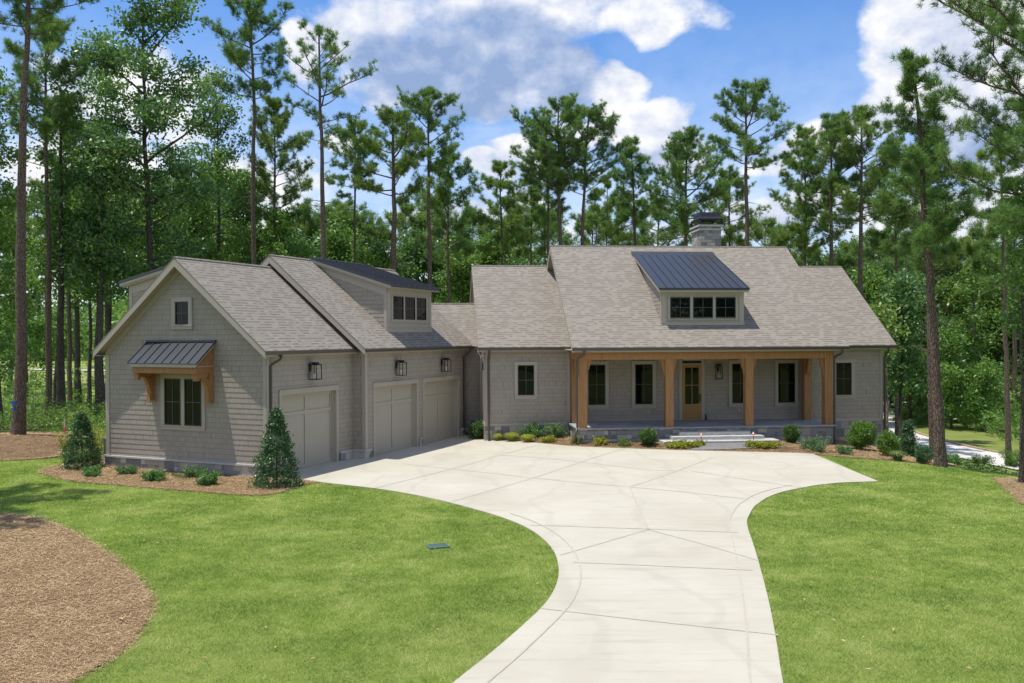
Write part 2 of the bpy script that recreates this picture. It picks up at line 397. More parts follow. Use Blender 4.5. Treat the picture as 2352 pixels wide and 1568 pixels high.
def leaf_fn(stops, trans=.35, gloss=.25, rough=.45, pscale=.35, tint=(1.0, 1.08, .6)):
    def fn(t):
        g = t.n('ShaderNodeNewGeometry'); r = g.outputs['Random Per Island']
        a = t.noise(g.outputs['Position'], pscale, 3)
        k = t.m('ADD', t.m('MULTIPLY', r, .65), t.m('MULTIPLY', t.m('SUBTRACT', a, .33), .9))
        col = t.ramp(k, stops); col = t.mix(.13, col, (.20, .21, .17))
        p = t.n('ShaderNodeBsdfPrincipled'); t.L(col, p.inputs['Base Color']); p.inputs['Roughness'].default_value = rough; p.inputs['Specular IOR Level'].default_value = gloss
        tr = t.n('ShaderNodeBsdfTranslucent'); t.L(t.mix(1.0, col, tint, 'MULTIPLY'), tr.inputs[0])
        m = t.n('ShaderNodeMixShader', i_0=trans); t.L(p.outputs[0], m.inputs[1]); t.L(tr.outputs[0], m.inputs[2]); return m.outputs[0]
    return fn
def bark_fn(c1, c2, c3):
    def fn(t):
        p = posv(t); mp = t.n('ShaderNodeMapping'); t.L(p, mp.inputs[0]); mp.inputs['Scale'].default_value = (1, 1, .35)
        v = t.n('ShaderNodeTexVoronoi', feature='DISTANCE_TO_EDGE', i_Scale=15.0); t.L(mp.outputs[0], v.inputs['Vector'])
        n = t.noise(p, 7, 5, .7); n2 = t.noise(p, .5, 2)
        col = t.mix(n, c1, c2); col = t.mix(t.m('MULTIPLY', n2, .5), col, c3)
        col = t.mix(t.m('SUBTRACT', 1.0, t.sstep(v.outputs['Distance'], 0, .12)), col, tuple(x*.6 for x in c1))
        return prin(t, col, .95, .1, bump=t.sstep(v.outputs['Distance'], 0, .15), bstr=.9, bdist=.03)
    return fn
def m_glass(t):
    p = posv(t); n = t.noise(p, 1.1, 2)
    return prin(t, (.004, .006, .006), .02, .28, bump=n, bstr=.05, bdist=.05)
def m_metalroof(t):
    n = t.noise(posv(t), 2, 3); return prin(t, t.mix(n, (.050, .054, .062), (.066, .070, .080)), .36, .5, metal=.25)
MT = {}
for nm, fn in dict(
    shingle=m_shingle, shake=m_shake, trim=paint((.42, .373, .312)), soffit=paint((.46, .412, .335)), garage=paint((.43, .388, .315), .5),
    wood=m_wood, doorwood=m_doorwood, stone=stone_fn(1.0, (.34, .32, .29)), stone_light=stone_fn(.9, (.50, .50, .47)), bluestone=m_bluestone, cap=m_cap,
    concrete=m_concrete, joint=m_joint, soil=m_soil, meadow=m_meadow, grass=m_grass, straw=m_straw, mulch=m_mulch,
    glass=m_glass, metalroof=m_metalroof,
    black=lambda t: prin(t, (.012, .012, .013), .4, .5), bronze=lambda t: prin(t, (.075, .066, .058), .38, .5),
    muntin=lambda t: prin(t, (.07, .08, .08), .4, .5),
    curtain=lambda t: prin(t, (.55, .55, .52), .8, .2), white=lambda t: prin(t, (.72, .71, .68), .5, .3),
    acgrey=lambda t: prin(t, (.30, .30, .29), .5, .4), copper=lambda t: prin(t, (.50, .25, .16), .4, .5, metal=.6),
    blue=lambda t: prin(t, (.01, .10, .45), .5, .4), teal=lambda t: prin(t, (.01, .05, .09), .35, .5), pink=lambda t: prin(t, (.75, .08, .16), .5, .3),
    wood_pale=lambda t: prin(t, (.55, .45, .34), .8, .2), draingreen=lambda t: prin(t, (.12, .20, .165), .6, .3),
    road=lambda t: prin(t, t.ramp(t.noise(posv(t), 1.2, 5), [(.3, (.52, .49, .44)), (.7, (.60, .57, .52))]), .9, .1),
    hood=lambda t: prin(t, (.018, .02, .026), .35, .5), straw_soil=lambda t: prin(t, (.36, .27, .18), .9, .1), candle=lambda t: prin(t, (.8, .76, .68), .5, .3),
    pine=leaf_fn([(0, (0.058, 0.143, 0.039)), (.35, (0.117, 0.240, 0.055)), (.65, (0.208, 0.351, 0.072)), (1, (0.351, 0.494, 0.117))], .35, .35, .5),
    pine2=leaf_fn([(0, (0.075, 0.150, 0.030)), (.35, (0.150, 0.263, 0.045)), (.65, (0.250, 0.375, 0.065)), (1, (0.400, 0.512, 0.112))], .35, .35, .5),
    leafd=leaf_fn([(0, (0.042, 0.120, 0.038)), (.4, (0.090, 0.210, 0.054)), (.7, (0.168, 0.300, 0.066)), (1, (0.312, 0.456, 0.108))], .4, .5, .4),
    leafm=leaf_fn([(0, (0.066, 0.156, 0.031)), (.4, (0.132, 0.264, 0.046)), (.7, (0.228, 0.372, 0.062)), (1, (0.372, 0.504, 0.108))], .42, .45, .4),
    leafl=leaf_fn([(0, (0.068, 0.162, 0.027)), (.4, (0.121, 0.257, 0.041)), (.7, (0.203, 0.365, 0.061)), (1, (0.311, 0.459, 0.108))], .4, .35, .45),
    holly=leaf_fn([(0, (0.023, 0.081, 0.023)), (.5, (0.046, 0.138, 0.034)), (1, (0.092, 0.218, 0.046))], .2, .5, .38, 3.0),
    box=leaf_fn([(0, (.03, .09, .012)), (.5, (.06, .16, .02)), (1, (.12, .25, .03))], .3, .4, .4, 3.0),
    bright=leaf_fn([(0, (.06, .15, .01)), (.5, (.12, .26, .015)), (1, (.20, .36, .03))], .3, .45, .35, 3.0),
    nandina=leaf_fn([(0, (0.060, 0.180, 0.045)), (.5, (0.120, 0.285, 0.068)), (1, (0.225, 0.405, 0.090))], .3, .35, .4, 3.0),
    yellow=leaf_fn([(0, (.22, .26, .02)), (.5, (.36, .38, .03)), (1, (.52, .50, .06))], .3, .3, .5, 3.0),
    olive=leaf_fn([(0, (0.104, 0.169, 0.039)), (.5, (0.182, 0.260, 0.065)), (1, (0.312, 0.351, 0.104))], .3, .3, .5, 3.0),
    juniper=leaf_fn([(0, (0.070, 0.168, 0.056)), (.5, (0.126, 0.238, 0.084)), (1, (0.224, 0.336, 0.126))], .2, .25, .5, 3.0),
    bark=bark_fn((.15, .105, .08), (.26, .19, .15), (.19, .16, .14)), bark2=bark_fn((.10, .085, .07), (.17, .145, .12), (.14, .13, .12)),
    barkpale=bark_fn((.30, .24, .18), (.42, .34, .26), (.33, .29, .24)),
).items(): MT[nm] = mat(nm, fn)

# ------------------------------------------------------------------ ground
def in_poly(px, py, poly):
    poly = np.asarray([(p[0], p[1]) for p in poly]); x, y = poly[:, 0], poly[:, 1]; ins = np.zeros(len(px), bool); j = len(poly)-1
    for i in range(len(poly)):
        c = ((y[i] > py) != (y[j] > py)) & (px < (x[j]-x[i])*(py-y[i])/(y[j]-y[i]+1e-12)+x[i]); ins ^= c; j = i
    return ins
def sheet(name, xs, ys, matl, dz=0.0):
    X, Y = np.meshgrid(xs, ys); Z = terr(X, Y)+dz; nx, ny = len(xs), len(ys)
    V = np.stack([X.ravel(), Y.ravel(), Z.ravel()], 1); i = np.arange(ny-1)[:, None]*nx+np.arange(nx-1)[None, :]
    F = np.stack([i, i+1, i+nx+1, i+nx], -1).reshape(-1, 4); return np_mesh(name, V, F, matl, smooth=True)
xs = np.concatenate([np.linspace(-900, -62, 24), np.linspace(-60, 60, 241), np.linspace(62, 900, 24)])
ys = np.concatenate([np.linspace(-300, -6, 14), np.linspace(-5, 75, 161), np.linspace(77, 1400, 60)])
def m_ground(t):
    # mown lawn soil near the house, rough meadow beyond the tree line
    p = posv(t); sp = t.n('ShaderNodeSeparateXYZ'); t.L(p, sp.inputs[0])
    wob = t.m('MULTIPLY', t.m('SUBTRACT', t.noise(p, .12, 3), .5), 8.0)
    far = t.m('MULTIPLY', t.sstep(t.m('ADD', sp.outputs[1], wob), 40.0, 46.0), t.sstep(sp.outputs[0], 16.0, 12.0))
    a = t.noise(p, .5, 6); b = t.noise(p, 3.0, 5)
    lawn = t.mix(t.m('MULTIPLY', t.noise(p, 14.0, 4, .7), .5), t.mix(t.m('MULTIPLY', b, .5), t.ramp(a, [(.35, (.16, .20, .04)), (.65, (.26, .26, .09))]), (.12, .16, .03)), (.10, .17, .03))
    mp = t.n('ShaderNodeMapping'); t.L(p, mp.inputs[0]); mp.inputs['Scale'].default_value = (.35, 1.3, 1)
    c = t.noise(mp.outputs[0], .09, 6, .6); d = t.noise(p, .9, 6, .7)
    md = t.ramp(c, [(.34, (.12, .21, .028)), (.46, (.20, .28, .05)), (.55, (.33, .30, .13)), (.64, (.15, .24, .035))])
    md = t.mix(t.m('MULTIPLY', d, .5), md, (.11, .18, .03))
    return prin(t, t.mix(far, lawn, md), .95, .1, bump=t.m('MULTIPLY', d, far), bstr=.5, bdist=.3)
ground = sheet('ground', xs, ys, mat('ground', m_ground)); tag(ground, kind='structure')

def gl(pts): return [gp(*p) for p in pts]
def z0l(pts): return [gp(p[0], p[1], 0.0) for p in pts]
L_edge = [(-6.96,28.38),(-6.14,27.68),(-4.73,26.85),(-3.57,26.07),(-2.17,24.72),(-1.13,23.4),(-.31,22.26),(.33,21.04),(.70,19.78),(.89,18.59),(.91,17.21),(.79,16.03),(.52,14.88),(.07,13.68),(-.37,12.57),(-.78,11.66),(-1.2,10.6),(-1.7,9.),(-2.4,6.),(-3.2,2.)]
R_edge = [(11.31,27.3),(10.05,27.08),(9.3,26.75),(8.74,26.34),(8.2,25.92),(7.68,25.42),(7.15,24.75),(6.72,24.0),(6.35,23.3),(6.05,22.5),(5.75,21.7),(5.53,20.79),(5.25,19.28),(4.75,16.83),(4.29,14.7),(3.9,13.05),(3.54,11.61),(3.25,10.2),(2.9,8.),(2.5,5.),(2.2,2.)]
def smooth_line(pts, it=2):
    pts = [Vector((p[0], p[1])) for p in pts]
    for _ in range(it):
        q = [pts[0]]
        for a, b in zip(pts[:-1], pts[1:]): q += [a*.75+b*.25, a*.25+b*.75]
        pts = q+[pts[-1]]
    return [(p.x, p.y) for p in pts]
gpt = lambda u, v: tuple(G.w(u, v, 0)[:2])
Ls = smooth_line(L_edge); Rs = smooth_line(R_edge[1:], 2)
drive_poly = [gpt(-.9, -4.55), gpt(-.9, -.02), gpt(-.3, .02), gpt(-.3, 8.1), gpt(.3, 8.3)] + smooth_line(T_edge, 1) + [R_edge[0]] + Rs + Ls[::-1]
def flat_poly(name, poly, z, matl, thick=.1, kind='structure', terrain=False, dz=0.0):
    bm = bmesh.new(); vs = [bm.verts.new((p[0], p[1], z)) for p in poly]
    f = bm.faces.new(vs); bmesh.ops.triangulate(bm, faces=[f])
    if terrain:
        X_ = [p[0] for p in poly]; Y_ = [p[1] for p in poly]; st = .8
        for ax_, (lo, hi) in enumerate(((min(X_), max(X_)), (min(Y_), max(Y_)))):
            k = lo+st
            while k < hi:
                co = (k, 0, 0) if ax_ == 0 else (0, k, 0); no = (1, 0, 0) if ax_ == 0 else (0, 1, 0)
                bmesh.ops.bisect_plane(bm, geom=bm.verts[:]+bm.edges[:]+bm.faces[:], plane_co=co, plane_no=no, dist=1e-5); k += st
        bmesh.ops.triangulate(bm, faces=bm.faces[:])
        for v in bm.verts: v.co.z = float(terr(v.co.x, v.co.y))+dz
    bmesh.ops.recalc_face_normals(bm, faces=bm.faces[:])
    if sum(f.normal.z for f in bm.faces) < 0: bmesh.ops.reverse_faces(bm, faces=bm.faces[:])
    if thick:
        r = bmesh.ops.extrude_face_region(bm, geom=bm.faces[:])
        for g in r['geom']:
            if isinstance(g, bmesh.types.BMVert): g.co.z += 0
        top = [g for g in r['geom'] if isinstance(g, bmesh.types.BMVert)]
        low = [v for v in bm.verts if v not in set(top)]
        for v in low: v.co.z -= thick
    bmesh.ops.recalc_face_normals(bm, faces=bm.faces[:])
    me = bpy.data.meshes.new(name); bm.to_mesh(me); bm.free(); me.materials.append(matl)
    o = bpy.data.objects.new(name, me); COL.objects.link(o)
    if kind: o['kind'] = kind
    return o
DZ = .03
driveway = flat_poly('driveway', drive_poly, 0, MT['concrete'], .14, terrain=True, dz=DZ)
# tooled joints and the border band along both curves, as thin darker strips
def strip(b, pts, w, z):
    q = [Vector((p[0], p[1], 0)) for p in pts]; pts = [q[0]]
    for a, c in zip(q[:-1], q[1:]):
        k = max(1, int((c-a).length/.5)); pts += [a.lerp(c, (i+1)/k) for i in range(k)]
    n = len(pts); Lp, Rp = [], []
    for i, p in enumerate(pts):
        d = (pts[min(i+1, n-1)]-pts[max(i-1, 0)]).normalized(); s_ = Vector((-d.y, d.x, 0))
        Lp.append(p+s_*w/2+Vector((0, 0, z))); Rp.append(p-s_*w/2+Vector((0, 0, z)))
    for l in (Lp, Rp):
        for p in l: p.z = float(terr(p.x, p.y))+z
    for i in range(n-1): b.face([Rp[i], Rp[i+1], Lp[i+1], Lp[i]])
jb = B(); zj = DZ+.006
c2 = lambda x, y: ((1100+x/1.53)*.59741, (1600+y/1.53)*.59741)
c3 = lambda x, y: ((2400+x/1.4587)*.59741, (1550+y/1.4587)*.59741)
for pts, w in [([c2(515,430), c2(1500,168)], .045), ([c2(975,508), c2(2000,193)], .05), ([c2(690,285), c2(1460,370), c2(2010,422)], .025),
               ([c2(1230,232), c2(1700,270), c2(2142,322), c3(350,385)], .025), ([c3(30,475), c3(500,308)], .05), ([c3(30,475), c3(135,715)], .05),
               ([c3(135,715), c2(1612,825)], .045), ([c3(135,715), c3(450,800), c3(755,890)], .045), ([c2(1440,648), c3(0,708), c3(640,732)], .03),
               ([c2(1690,868), c3(0,912), c3(720,945)], .045), ([c2(1500,1140), c3(0,1215), c3(760,1298), c3(862,1310)], .04), ([c3(30,475), c3(350,505), c3(700,545)], .03),
               ([c3(380,385), c3(700,435), c3(1000,480)], .025)]:
    strip(jb, [gp(*p) for p in pts], w, zj)
def offset(line, d):
    out = []; n = len(line)
    for i, p in enumerate(line):
        a = Vector(line[max(i-1, 0)]); c = Vector(line[min(i+1, n-1)]); t_ = (c-a).normalized(); out.append((p[0]-t_.y*d, p[1]+t_.x*d))
    return out
li = [i for i, p in enumerate(Ls) if p[1] < 22.6]; strip(jb, offset([Ls[i] for i in li], .42), .035, zj+.002)
ri = [i for i, p in enumerate(Rs) if p[1] < 26.3]; strip(jb, offset([Rs[i] for i in ri], -.42), .035, zj+.002)
jo = jb.build('driveway_joints', MT['joint']); tag(jo, kind='structure')

# garden beds
bedA = [tuple(gp(*p, 0.0)[:2]) for p in [(95,1088),(140,1100),(180,1108),(300,1118),(450,1130),(560,1138),(610,1138),(650,1130),(700,1114),(728,1107.5),(675,1098)]] + [gpt(-.35, -4.7), gpt(-.6, -4.85), gpt(-7.6, -4.85), gpt(-7.8, -2.2), gpt(-9.7, -2.4)] + [tuple(gp(*p, 0.0)[:2]) for p in [(120,1072),(95,1082)]]
bedB = smooth_line(T_edge, 1)[:-1] + [tuple(gp(*p)[:2]) for p in [(1900,1047),(2000,1055.5),(2100,1063),(2165,1071)]] + [(16.6,33.0),(18.5,38.5),(18.,41.5)] + [tuple(M.w(14.2, 2.6, 0)[:2]), tuple(M.w(10.8, 2.6, 0)[:2]), tuple(M.w(10.8, .2, 0)[:2]), tuple(M.w(0.1, .2, 0)[:2]), tuple(M.w(.1, 2.6, 0)[:2]), tuple(M.w(-3.6, 2.6, 0)[:2]), tuple(M.w(-3.6, 5.4, 0)[:2]), tuple(M.w(-4.4, 5.4, 0)[:2])]
bedC = smooth_line([tuple(gp(*p, 0.0)[:2]) for p in [(0,1180),(60,1187),(100,1195),(150,1215),(190,1235),(235,1262),(270,1290),(305,1320),(330,1345),(348,1375),(350,1390),(342,1420),(320,1455),(290,1490),(250,1520),(200,1545),(160,1568)]], 1) + [(-6.1,10.5),(-8,8),(-16,8),(-19,16),(-18,23.5)]
bedD = smooth_line([tuple(gp(*p, 0.0)[:2]) for p in [(2287,1092),(2302,1105),(2320,1125),(2352,1158)]], 1) + [(14.0,22.6),(17.5,23.5),(19,27.5),(17.5,29.5)]
bedE = [tuple(gp(*p, 0.0)[:2]) for p in [(-60,1062),(40,1060),(100,1056),(136,1052),(150,1040)]] + [(-19.5,40.5),(-24,43),(-32,42),(-33,33)]
beds = [('entry_bed', bedB), ('garage_bed', bedA), ('straw_bed', bedC), ('corner_bed', bedD), ('wood_edge_bed', bedE)]
for nm, poly in beds: flat_poly(nm, poly, 0, MT['mulch'], .0, terrain=True, dz=.018)
# strewn pine straw: long thin strands lying on the beds
def scatter(poly, n, rng):
    P = np.asarray(poly); lo, hi = P.min(0), P.max(0); out = np.zeros((0, 2))
    while len(out) < n:
        q = rng.uniform(lo, hi, (n*2, 2)); out = np.concatenate([out, q[in_poly(q[:, 0], q[:, 1], poly)]])
    return out[:n]
rng = np.random.default_rng(5)
def area(poly):
    P = np.asarray(poly); x, y = P[:, 0], P[:, 1]; return abs(np.dot(x, np.roll(y, 1))-np.dot(y, np.roll(x, 1)))/2
VV, FF, nb = [], [], 0
for nm, poly in beds:
    dens_ = {'straw_bed': 1500, 'corner_bed': 700, 'entry_bed': 500, 'garage_bed': 800, 'wood_edge_bed': 150}[nm]
    c = scatter(poly, int(area(poly)*dens_), rng)
    if nm != 'entry_bed':
        e_ = np.asarray(poly); k_ = rng.integers(0, len(e_), 2600); f_ = rng.uniform(0, 1, (2600, 1)); c = np.concatenate([c, e_[k_]*(1-f_)+e_[(k_+1) % len(e_)]*f_+rng.normal(0, .07, (2600, 2))])
        c = c[~in_poly(c[:, 0], c[:, 1], drive_poly)]
    n = len(c)
    ang = rng.normal(0, .75, n)+rng.choice([0, 0, 1.2, -1.0], n); ln = rng.uniform(.07, .2, n); w = rng.uniform(.0022, .0045, n)*np.clip(np.hypot(c[:, 0], c[:, 1])/14, 1, 2.4)
    z = terr(c[:, 0], c[:, 1])+.022+rng.uniform(0, .03, n)
    d = np.stack([np.cos(ang), np.sin(ang)], 1); s_ = np.stack([-d[:, 1], d[:, 0]], 1); tl = rng.normal(0, .12, n)*ln
    a = np.concatenate([c-d*ln[:, None]/2-s_*w[:, None], (z-tl/2)[:, None]], 1); b_ = np.concatenate([c-d*ln[:, None]/2+s_*w[:, None], (z-tl/2)[:, None]], 1)
    e = np.concatenate([c+d*ln[:, None]/2, (z+tl/2)[:, None]], 1)
    VV.append(np.stack([a, b_, e], 1).reshape(-1, 3)); FF.append(np.arange(n*3).reshape(-1, 3)+nb); nb += n*3
o = np_mesh('pine_straw', np.concatenate(VV), np.concatenate(FF), MT['straw']); tag(o, 'brown pine straw strewn over the garden beds', 'pine straw', kind='stuff')

# lawn grass blades
house_foot = [gpt(-7.6,-4.9), gpt(-.5,-4.9), gpt(-.5,0), gpt(.1,0), gpt(.1,8.6), gpt(-8.2,8.6), gpt(-8.2,0), gpt(-7.6,0)]
def blades(xy, hmin, hmax, wmul, rng):
    n = len(xy); ang = rng.uniform(0, 2*np.pi, n); h = rng.uniform(hmin, hmax, n)
    dist = np.hypot(xy[:, 0], xy[:, 1]); w = .0045*wmul*np.clip(dist/13, 1, 3.2)*rng.uniform(.7, 1.3, n)
    z = terr(xy[:, 0], xy[:, 1])-.004; d = np.stack([np.cos(ang), np.sin(ang)], 1); la = rng.uniform(0, 2*np.pi, n); le = rng.uniform(.4, 1.7, n)*h
    a = np.concatenate([xy-d*w[:, None], z[:, None]], 1); b_ = np.concatenate([xy+d*w[:, None], z[:, None]], 1)
    tip = np.concatenate([xy+np.stack([np.cos(la), np.sin(la)], 1)*le[:, None], (z+h)[:, None]], 1)
    return np.stack([a, b_, tip], 1).reshape(-1, 3)
lawnL = [gpt(-9.6,-2.6), (-24.5,35.5), (-21.,24.), (-8.5,9.0)] + Ls[::-1][3:] + [(-6.9,28.4), gpt(-.3,-4.9), gpt(-7.8,-4.9)]
lawnR = [(3.1,9.5)] + Rs[::-1] + [(11.31,27.3),(11.5,33.2),(13.0,32.6),(15.0,31.0),(16.8,31.5),(19.5,33.),(22,30),(15.,22.5),(7.,9.)]
excl = [bedA, bedC, bedD, bedE, bedB, drive_poly, house_foot]
parts = []
for poly in (lawnL, lawnR):
    A_ = area(poly); c = scatter(poly, int(A_*2600), rng); dist = np.hypot(c[:, 0], c[:, 1])
    keep = rng.uniform(0, 1, len(c)) < np.clip((15/dist)**1.5, .26, 1)
    # only what the photo can see, with a margin
    keep &= (np.abs(c[:, 0]) < c[:, 1]*.66+2) & (c[:, 1] > 8.5)
    for ex in excl: keep &= ~in_poly(c[:, 0], c[:, 1], ex)
    parts.append(blades(c[keep], .025, .055, 1.0, rng))
V = np.concatenate(parts)
o = np_mesh('lawn_grass', V, np.arange(len(V)).reshape(-1, 3), MT['grass']); tag(o, 'short mown lawn grass with paler dry patches', 'grass', kind='stuff')
print('grass blades', len(V)//3)
lv = rng.uniform((-14, 11), (12, 30), (260, 2)); lv = lv[(np.abs(lv[:, 0]) < lv[:, 1]*.6) & ~in_poly(lv[:, 0], lv[:, 1], drive_poly)][:150]
k = len(lv); a = rng.uniform(0, 6.28, k); sz = rng.uniform(.025, .06, k); zz = terr(lv[:, 0], lv[:, 1])+.055; ca, sa = np.cos(a)*sz, np.sin(a)*sz
Q = np.stack([np.stack([lv[:, 0]-ca, lv[:, 1]-sa, zz], 1), np.stack([lv[:, 0]+sa*.4, lv[:, 1]-ca*.4, zz+.012], 1), np.stack([lv[:, 0]+ca, lv[:, 1]+sa, zz+.004], 1), np.stack([lv[:, 0]-sa*.4, lv[:, 1]+ca*.4, zz+.015], 1)], 1).reshape(-1, 3)
o = np_mesh('fallen_leaves', Q, np.arange(len(Q)).reshape(-1, 4), MT['straw']); tag(o, 'dry fallen leaves scattered over lawn and driveway', 'leaves', kind='stuff')
# drainage grate
def thing_mesh(name, b, m, loc, label, cat, group=None, **k):
    o = b.build(name, m, origin=loc, **k); return tag(o, label, cat, group)
g0 = gp(1006, 1257, 0.0); GF = Fr(g0, -20)
e = empty('drain_grate', g0, 'small green drain grate set flat in the left lawn', 'drain grate', rz=GF.yaw)
b = B(); [b.box(GF, -.20, .20, -.14+i*.05, -.115+i*.05, .03, .042) for i in range(6)]; b.build('slat', MT['draingreen'], e)
b = B(); b.box(GF, -.22, .22, -.165, -.145, .0, .044); b.box(GF, -.22, .22, .165, .185, .0, .044); b.box(GF, -.224, -.204, -.144, .164, .0, .046); b.box(GF, .204, .224, -.144, .164, .0, .046); b.build('frame', MT['draingreen'], e)

# road, verge and cart path
road = B()
rl = [(35.,30.),(30.2,43.),(28.3,50.5),(27.6,56.3),(28.0,68),(31,80),(38,95),(50,110)]; rr_ = [(39.5,31.),(34.2,43.),(31.9,52.),(30.6,61.),(31.3,70),(34.2,79),(41,92),(52.5,106)]
rl = smooth_line(rl, 1); rr_ = smooth_line(rr_, 1)
def tz(p, d): return (p[0], p[1], float(terr(*p))+d)
def lp(a, c, k): return (a[0]+(c[0]-a[0])*k, a[1]+(c[1]-a[1])*k)
for i in range(len(rl)-1):
    for k in range(6): road.face([tz(lp(rl[i], rr_[i], k/6), .06), tz(lp(rl[i], rr_[i], (k+1)/6), .06), tz(lp(rl[i+1], rr_[i+1], (k+1)/6), .06), tz(lp(rl[i+1], rr_[i+1], k/6), .06)])
tag(road.build('road', MT['road']), kind='structure')
kb = B(); ko = offset(rr_, -.22)
for i in range(len(rl)-1):
    kb.slab([tz(rr_[i], .16), tz(ko[i], .16), tz(ko[i+1], .16), tz(rr_[i+1], .16)], .2)
tag(kb.build('road_kerb', MT['straw_soil']), kind='structure')
cp = B(); cps = [(-160,150),(-95,132),(-60,118),(-40,112),(-25,108),(0,110)]; cps = smooth_line(cps, 2); cpo = offset(cps, 2.0)
for i in range(len(cps)-1): cp.face([tz(cps[i], .1), tz(cps[i+1], .1), tz(cpo[i+1], .1), tz(cpo[i], .1)])
tag(cp.build('cart_path', MT['road']), kind='structure')
#HOUSE
# ------------------------------------------------------------------ the house
house = empty('house', (0, 0, 0), 'single storey shingled house with grey gabled roofs, timber porch and garage wing', 'house')
def wallframe(F, along, at, o=0.0):
    """frame whose u runs along a wall and whose -v points out of it.
    along: 'u' wall facing -v of F at v=at; 'R' wall facing +u of F at u=at; 'L' wall facing -u at u=at"""
    W_ = Fr((0, 0, 0), 0)
    if along == 'u': W_.O = F.w(0, at, 0); W_.u = F.u; W_.v = F.v
    elif along == 'R': W_.O = F.w(at, 0, 0); W_.u = F.v; W_.v = -F.u      # u = F.v ; out = +F.u
    elif along == 'L': W_.O = F.w(at, 0, 0); W_.u = -F.v; W_.v = F.u      # u = -F.v ; out = -F.u
    return W_
RH = .172
def siding(b, Wf, a0, a1, z0, z1, lap=.011):
    """lapped courses; a0/a1 may be functions of z"""
    fa = a0 if callable(a0) else (lambda z: a0); fb = a1 if callable(a1) else (lambda z: a1)
    k = math.floor(z0/RH+1e-6)
    while k*RH < z1-1e-4:
        lo, hi = max(z0, k*RH), min(z1, (k+1)*RH); k += 1
        if hi-lo < .004: continue
        zm = hi; l0, l1 = fa(lo), fb(lo); h0, h1 = fa(hi), fb(hi)
        if l1-l0 < .02: continue
        if h1 < h0: h0 = h1 = (l0+l1)/2
        n0, n1 = lap, .003
        P = [Wf.w(l0, -n0, lo), Wf.w(l1, -n0, lo), Wf.w(h1, -n1, hi), Wf.w(h0, -n1, hi)]
        b.face(P, [(l0, lo+1e-3), (l1, lo+1e-3), (h1, hi-1e-3), (h0, hi-1e-3)])
        b.face([Wf.w(l0, 0, lo), Wf.w(l1, 0, lo), Wf.w(l1, -n0, lo), Wf.w(l0, -n0, lo)], [(l0, lo), (l1, lo), (l1, lo), (l0, lo)])
SG = 10/12.; SM = .735
g_ev, g_z = .25, 4.12                   # garage eave (top of roof)
RU = -4.085                              # ridge line of both garage roofs (u)
s1L, s1R = -7.6, -.57                   # front garage section walls
s2L, s2R = -8.17, 0.0
zr1 = g_z+SG*(s1R+g_ev-RU); zr2 = g_z+SG*(s2R+g_ev-RU)
VF = -4.9                                # gable wall plane
# --- stone base
b = B()
b.box(G, s1L-.05, s1R+.03, VF-.05, VF+.15, -.35, .36)
b.box(G, s1L-.05, s1L+.15, VF+.15, 0, -.35, .36)
b.box(G, s1R-.10, s1R+.05, VF+.15, VF+.45, -.3, .36)
b.box(G, s1R-.10, s1R+.05, -.85, -.06, -.3, .30); b.box(G, s1R+.05, s2R+.03, -.06, .1, -.3, .30); b.box(G, -.1, s2R+.05, .1, .36, -.3, .30)
b.box(G, s2L-.05, s2L+.15, 0, 8.6, -.35, .36); b.box(G, s2L, s2R, 8.5, 8.65, -.35, .36)
b.build('stone_base', MT['stone'], house)
for v0, v1 in ((4.04, 4.22), (7.88, 8.3)):
    b = B(); b.box(G, -.1, s2R+.05, v0, v1, -.3, .30); b.build('stone_base', MT['stone'], house)
    b = B(); b.box(G, s2R-.05, s2R+.09, v0, v1, .30, .37); b.build('stone_cap', MT['cap'], house)
b = B(); b.box(M, -3.62, .10, 2.45, 2.6, -.3, .70); b.box(M, -3.62, -3.5, 2.6, 5.4, -.3, .70); b.box(M, -4.5, -3.62, 5.4, 5.5, -.3, .70); b.build('stone_base', MT['stone'], house)
b = B()
b.box(M, 10.9, 14.3, 2.45, 2.6, -1.2, .70); b.box(M, 14.15, 14.3, 2.6, 9.8, -2.2, .70)
b.build('stone_base', MT['stone'], house)
b = B()
b.box(M, .04, 10.82, .04, .2, -.4, .74); b.box(M, .04, .2, .2, 2.45, -.4, .74); b.box(M, 10.66, 10.82, .2, 2.45, -.6, .74)
b.build('porch_foundation', MT['stone'], house)
b = B(); b.box(M, -.02, 10.88, -.02, 3.0, .742, .80); b.build('porch_floor', MT['bluestone'], house, bevel=.008)
# caps / water table
b = B()
b.box(G, s1L-.09, s1R+.02, VF-.09, VF+.02, .36, .42); b.box(G, s1L-.09, s1L+.02, VF+.02, 0, .36, .42); b.box(G, s1R-.05, s1R+.09, VF+.02, VF+.5, .30, .37)
b.box(G, s1R-.05, s1R+.09, -.85, -.12, .30, .37); b.box(G, s1R+.09, s2R+.09, -.10, .04, .30, .37); b.box(G, s2R-.05, s2R+.088, .04, .36, .30, .37)
b.build('stone_cap', MT['cap'], house)
